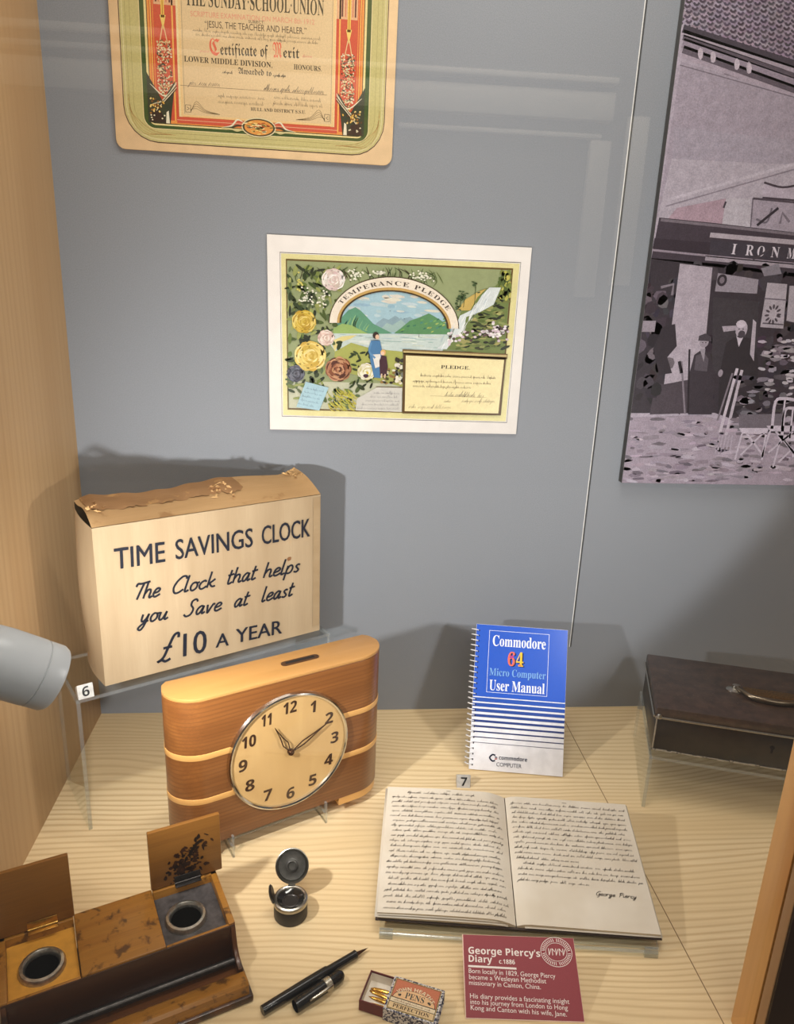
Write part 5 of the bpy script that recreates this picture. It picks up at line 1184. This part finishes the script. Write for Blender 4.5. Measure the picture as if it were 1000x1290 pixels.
# ------------------------------------------------------------------ maroon caption plate
def caption():
    A = Vector((.1528, -.6028, .0008)); B = Vector((.2804, -.6144, .0008)); T_ = Vector((.2865, -.5406, .037))
    pl = Plane(A, B - A, T_ - B); q = pl.q; c = lambda x, y: q(560 + x / 5.0, 1160 + y / 5.0)
    root = thing('caption_plate', 'maroon caption plate with white text leaning in front of the open diary', 'label', (A + B) / 2); root.location.z = 0; iv = inv(root)
    W, H = .1278, (T_ - B).dot(pl.v)
    m = MB(); m.prism([iv @ pl.at(a, b_, -.0025) for a, b_ in ((0, 0), (W, 0), (W, H), (0, H))], pl.n * .0025, .0002); m.build('board', plain('cream_board_edge', (228, 196, 176), .6), root)
    m = MB(); hz = Vector((0, 1, 0))
    for a in (.02, W - .02):
        m = MB(); p1 = pl.at(a, H * .92, -.003); p0 = Vector((p1.x, p1.y + .003, 0.0004)); p2 = pl.at(a, H * .3, -.003)
        m.prism([iv @ p0, iv @ p1, iv @ p2, iv @ Vector((p2.x, p2.y, .0004))], (.002, 0, 0))
        m.build('prop', M['acrylic'], root)
    p = Print(pl.at, lift=.0003); WH = (240, 228, 222)
    p.poly([(.0009, .0009), (W - .0005, .0009), (W - .0005, H - .0004), (.0009, H - .0004)], (142, 54, 62), 0)
    def T(s_, a, b_, h, st=None): p.text(styled(s_, st) if st else s_, c(*a), c(*b_), h, WH, 2)
    T("George Piercy's", (150, 207), (603, 228), .0074, 'sans'); T('Diary', (152, 258), (300, 266), .0072, 'sans'); T('c.1886', (343, 270), (443, 275), .0046, 'sans')
    p.stroke([c(148, 285), c(452, 302)], .0020, WH, 2)
    T('Born locally in 1829, George Piercy', (152, 328), (698, 363), .0046); T('became a Wesleyan Methodist', (154, 367), (640, 395), .0046); T('missionary in Canton, China.', (154, 403), (606, 432), .0046)
    T('His diary provides a fascinating insight', (160, 487), (786, 524), .0046); T('into his journey from London to Hong', (162, 524), (776, 563), .0046); T('Kong and Canton with his wife, Jane.', (164, 561), (770, 604), .0046)
    x, y = c(703, 197); rx, ry = .0176, .0150
    ring = [(x + rx * math.cos(t * .2094), y + ry * math.sin(t * .2094)) for t in range(30)]
    p.stroke(ring, .0006, WH, 2, closed=True); ring2 = [(x + rx * .68 * math.cos(t * .2094), y + ry * .62 * math.sin(t * .2094)) for t in range(30)]; p.stroke(ring2, .0005, WH, 2, closed=True)
    for k in range(44):
        t = k * .1428; 
        if k % 11 == 0: continue
        p.stroke([(x + rx * .74 * math.cos(t), y + ry * .70 * math.sin(t)), (x + rx * .93 * math.cos(t + .04), y + ry * .92 * math.sin(t + .04))], .0007, WH, 2)
    for k in range(5): a = x - .0085 + k * .0040; p.stroke([(a, y - .0035), (a, y + .0035)], .0008, WH, 2); p.stroke([(a, y + (.0035 if k % 2 else -.0035)), (a + .0028, y + (.0 if k % 2 else .0032))], .0007, WH, 2)
    p.build('printed_text', print_mat('caption_print', .5, .04), root, iv)
caption()

# ------------------------------------------------------------------ open handwritten diary on a clear stand
def diary():
    A = Vector((.0651, -.4822, .018)); B = Vector((.399, -.5275, .018)); K = Vector((.0935, -.293, .048))
    u = (B - A).normalized(); v = K - A; pl = Plane(A, u, v); pl_n = pl.n
    root = thing('diary', 'old open handwritten diary with cream pages lying on a clear sloping stand', 'book', Vector(((A.x + B.x) / 2, (A.y + B.y) / 2, 0)), 0); iv = inv(root)
    W = .3365; S = .1665; Dp = pl.v.dot(K - A) + .002
    def hl(a):  # left page height above the board
        f = a / S; return .0108 - .0012 * (1 - f) ** 2 + .0016 * math.sin(math.pi * f) - .0090 * max(0, (f - .82) / .18) ** 1.8
    def hr(a):
        f = (a - S) / (W - S); return .0066 - .0046 * max(0, 1 - f / .10) ** 2 - .0018 * f
    pp = NT('diary_paper'); cv = pp.coords(); f1 = pp.noise(cv, 18, 4); cc = pp.ramp(f1, [(.3, lin((202, 190, 171))), (.75, lin((216, 207, 192)))]); f2 = pp.noise(cv, 90, 4); sp = pp.ramp(f2, [(.68, (0, 0, 0, 1)), (.8, (1, 1, 1, 1))]); cc = pp.mix(pp.math('MULTIPLY', sp, .15), cc, lin((176, 150, 112))); pp.bsdf(cc, .75)
    ed = NT('page_edges'); cv = ed.coords((1, 1, 1)); fz = ed.noise(ed.coords((12, 12, 2600)), 1, 2); ed.bsdf(ed.ramp(fz, [(.35, lin((150, 130, 102))), (.65, lin((226, 212, 186)))]), .8)
    random.seed(11)
    cov = plain('dark_cloth_cover', (52, 36, 28), .7)
    m = MB(); m.prism([iv @ pl.at(a, b_, -.003) for a, b_ in ((-.002, -.002), (W + .002, -.002), (W + .002, Dp + .003), (-.002, Dp + .003))], pl_n * .0022, .0004); m.build('cover', cov, root)
    def block(name, a0, a1, hf, n, skew):
        m = MB(); top = []; bot = []
        def pt(i, j, h): a = a0 + (a1 - a0) * i; return iv @ pl.at(a, Dp * j - .0, h)
        m.grid(lambda i, j: pt(i, j, hf(a0 + (a1 - a0) * i)), n, 8, 0)
        lo = -.0006
        for jj in (0, 1):
            m.grid(lambda i, k: pt(i, jj, lo + (hf(a0 + (a1 - a0) * i) - lo) * k), n, 3, 1, False)
        for ii in (0, 1): m.grid(lambda i, k: pt(ii, i, lo + (hf(a0 + (a1 - a0) * ii) - lo) * k), 8, 3, 1, False)
        return m.build(name, [pp.m, ed.m], root)
    block('left_pages', 0, S - .0006, hl, 24, 0); block('right_pages', S + .0006, W, hr, 20, 0)
    # a few leaves sticking out a little beyond the block
    for (a0, a1, hf, k, db, da) in ((0, S - .01, hl, .55, -.0028, -.003), (.002, S - .02, hl, .78, -.0014, -.0018), (S + .01, W, hr, .45, -.002, .0022)):
        m = MB(); m.grid(lambda i, j: iv @ pl.at(a0 + da * (1 if da < 0 else 0) + (a1 - a0 + abs(da)) * i, db + (Dp - db + .001) * j, (hf(min(max(a0 + (a1 - a0) * i, 0), W)) + .0006) * k - .0006), 16, 4)
        o_ = m.build('loose_leaf', pp.m, root); s_ = o_.modifiers.new('thick', 'SOLIDIFY'); s_.thickness = .0002
    INK = (58, 46, 40)
    def fn_l(a, b_, h): return pl.at(a, b_, hl(min(max(a, 0), S)) + h)
    def fn_r(a, b_, h): return pl.at(a, b_, hr(min(max(a, S), W)) + h)
    p = Print(fn_l, lift=.0003)
    nl = 23
    for k in range(nl):
        b_ = Dp - .011 - k * (Dp - .016) / (nl - 1); p.squiggle((.006 + random.uniform(0, .005) + (.02 if k == 0 else 0), b_), (S - .008 - random.uniform(0, .008) - (.03 if k == 0 else 0), b_ + random.uniform(-.0008, .0008)), .0023, .0005, jc(INK, 14), 1, .2)
    p.stroke([(S * .5, Dp - .004), (S * .5 + .006, Dp - .004)], .0007, INK, 1)
    p.build('handwriting', print_mat('iron_ink', .7, .25, 700), root, iv)
    p = Print(fn_r, lift=.0003); a0 = S + .006
    for k in range(16):
        b_ = Dp - .014 - k * .0082; e = W - .005
        if k in (11,): e = S + .088
        if k == 15: e = S + .095
        p.squiggle((a0 + (.008 if k == 12 else 0) + random.uniform(0, .002), b_ + .001), (e - random.uniform(0, .004), b_), .0023, .0005, jc(INK, 14), 1, .2)
    p.stroke([(S + .08, Dp - .006), (S + .086, Dp - .006)], .0007, INK, 1)
    p.script('George Piercy', (W - .068, Dp - .1495), (W - .018, Dp - .1500), .0030, .0007, INK, 1, .45)
    p.build('handwriting', print_mat('iron_ink_signed', .7, .25, 700), root, iv)
    # stand
    st = thing('book_stand', 'clear acrylic sloping stand with front lip under the open diary', 'display stand', Vector(((A.x + B.x) / 2, (A.y + B.y) / 2, 0)), 0)
    m = MB(); acryl_sheet(m, [iv @ pl.at(a, b_, -.0075) for a, b_ in ((.004, -.010), (W - .004, -.010), (W - .004, Dp - .02), (.004, Dp - .02))], pl_n * .004); m.build('sloping_plate', [M['acrylic'], M['acrylic_edge']], st)
    for a in (.004, W - .020):
        f0 = pl.at(a, -.010, -.0035); m = MB(); g = Vector((f0.x, f0.y, 0)); outv = Vector((-pl.v.x, -pl.v.y, 0)).normalized()
        m.prism([iv @ (f0), iv @ (f0 + outv * .004), iv @ Vector((f0.x + outv.x * .004, f0.y + outv.y * .004, .0)), iv @ Vector((f0.x, f0.y, 0))], pl.u * .016, 0, 1, 0); m.build('front_foot', [M['acrylic'], M['acrylic_edge']], st)
    f0 = pl.at(.004, -.010, -.0075); f1 = pl.at(W - .004, -.010, -.0075); outv = Vector((-pl.v.x, -pl.v.y, 0)).normalized()
    m = MB(); m.tube([iv @ Vector((f0.x + outv.x * .002, f0.y + outv.y * .002, .006)), iv @ Vector((f1.x + outv.x * .002, f1.y + outv.y * .002, .006))], .0020, 8); m.build('front_bar', M['acrylic_edge'], st)
    for a in (.03, W - .034):
        b0 = pl.at(a, Dp - .03, -.0075); m = MB(); m.prism([iv @ b0, iv @ (b0 + pl.v * .004), iv @ Vector((b0.x, b0.y + .004, 0)), iv @ Vector((b0.x, b0.y, 0))], pl.u * .004, 0, 1, 0); m.build('rear_leg', [M['acrylic'], M['acrylic_edge']], st)
diary()

# ------------------------------------------------------------------ grey spot lamp on the left, lighting the case
def lamp():
    g = plain('pale_grey_lamp_paint', (176, 180, 184), .38, var=.02); d = (Vector((.75, .36, -.55))).normalized(); tip = LAMP_MOUTH - d * .006
    root = thing('spot_lamp', 'pale grey spotlight head at the left edge, aimed down into the case', 'lamp', tip - d * .04, 0)
    base = -d * .0; MX = d.to_track_quat('Z', 'Y').to_matrix().to_4x4()
    m = MB(); m.lathe([(0.0000, -0.0400), (0.0144, -0.0392), (0.0240, -0.0336), (0.0284, -0.0240), (0.0292, -0.0120), (0.0292, 0.0168), (0.0282, 0.0180)], MX, 56); m.build('housing', g, root)
    m = MB(); m.lathe([(0.0282, 0.0180), (0.0290, 0.0186), (0.0290, 0.0320), (0.0272, 0.0356), (0.0248, 0.0364), (0.0232, 0.0352), (0.0228, 0.0240), (0.0160, 0.0208), (0.0000, 0.0200)], MX, 56); m.build('front_ring', g, root)
    em = NT('lit_lamp_lens'); e = em.n('ShaderNodeEmission'); e.inputs['Strength'].default_value = 6.0; em.l(e.outputs[0], em.out.inputs['Surface'])
    m = MB(); m.lathe([(0.0000, 0.0220), (0.0136, 0.0220)], MX, 32); m.build('lens', em.m, root)
    o_ = root.location; m = MB(); m.tube([Vector((0, -.005, .005)), Vector((-.05, -.02, .02)), Vector((XL - o_.x, -.02, .025))], .006, 12); m.build('arm', g, root)
    m = MB(); m.box((XL - o_.x + .004, -.02, .025), (.008, .05, .05), .002); m.build('wall_plate', g, root)
lamp()
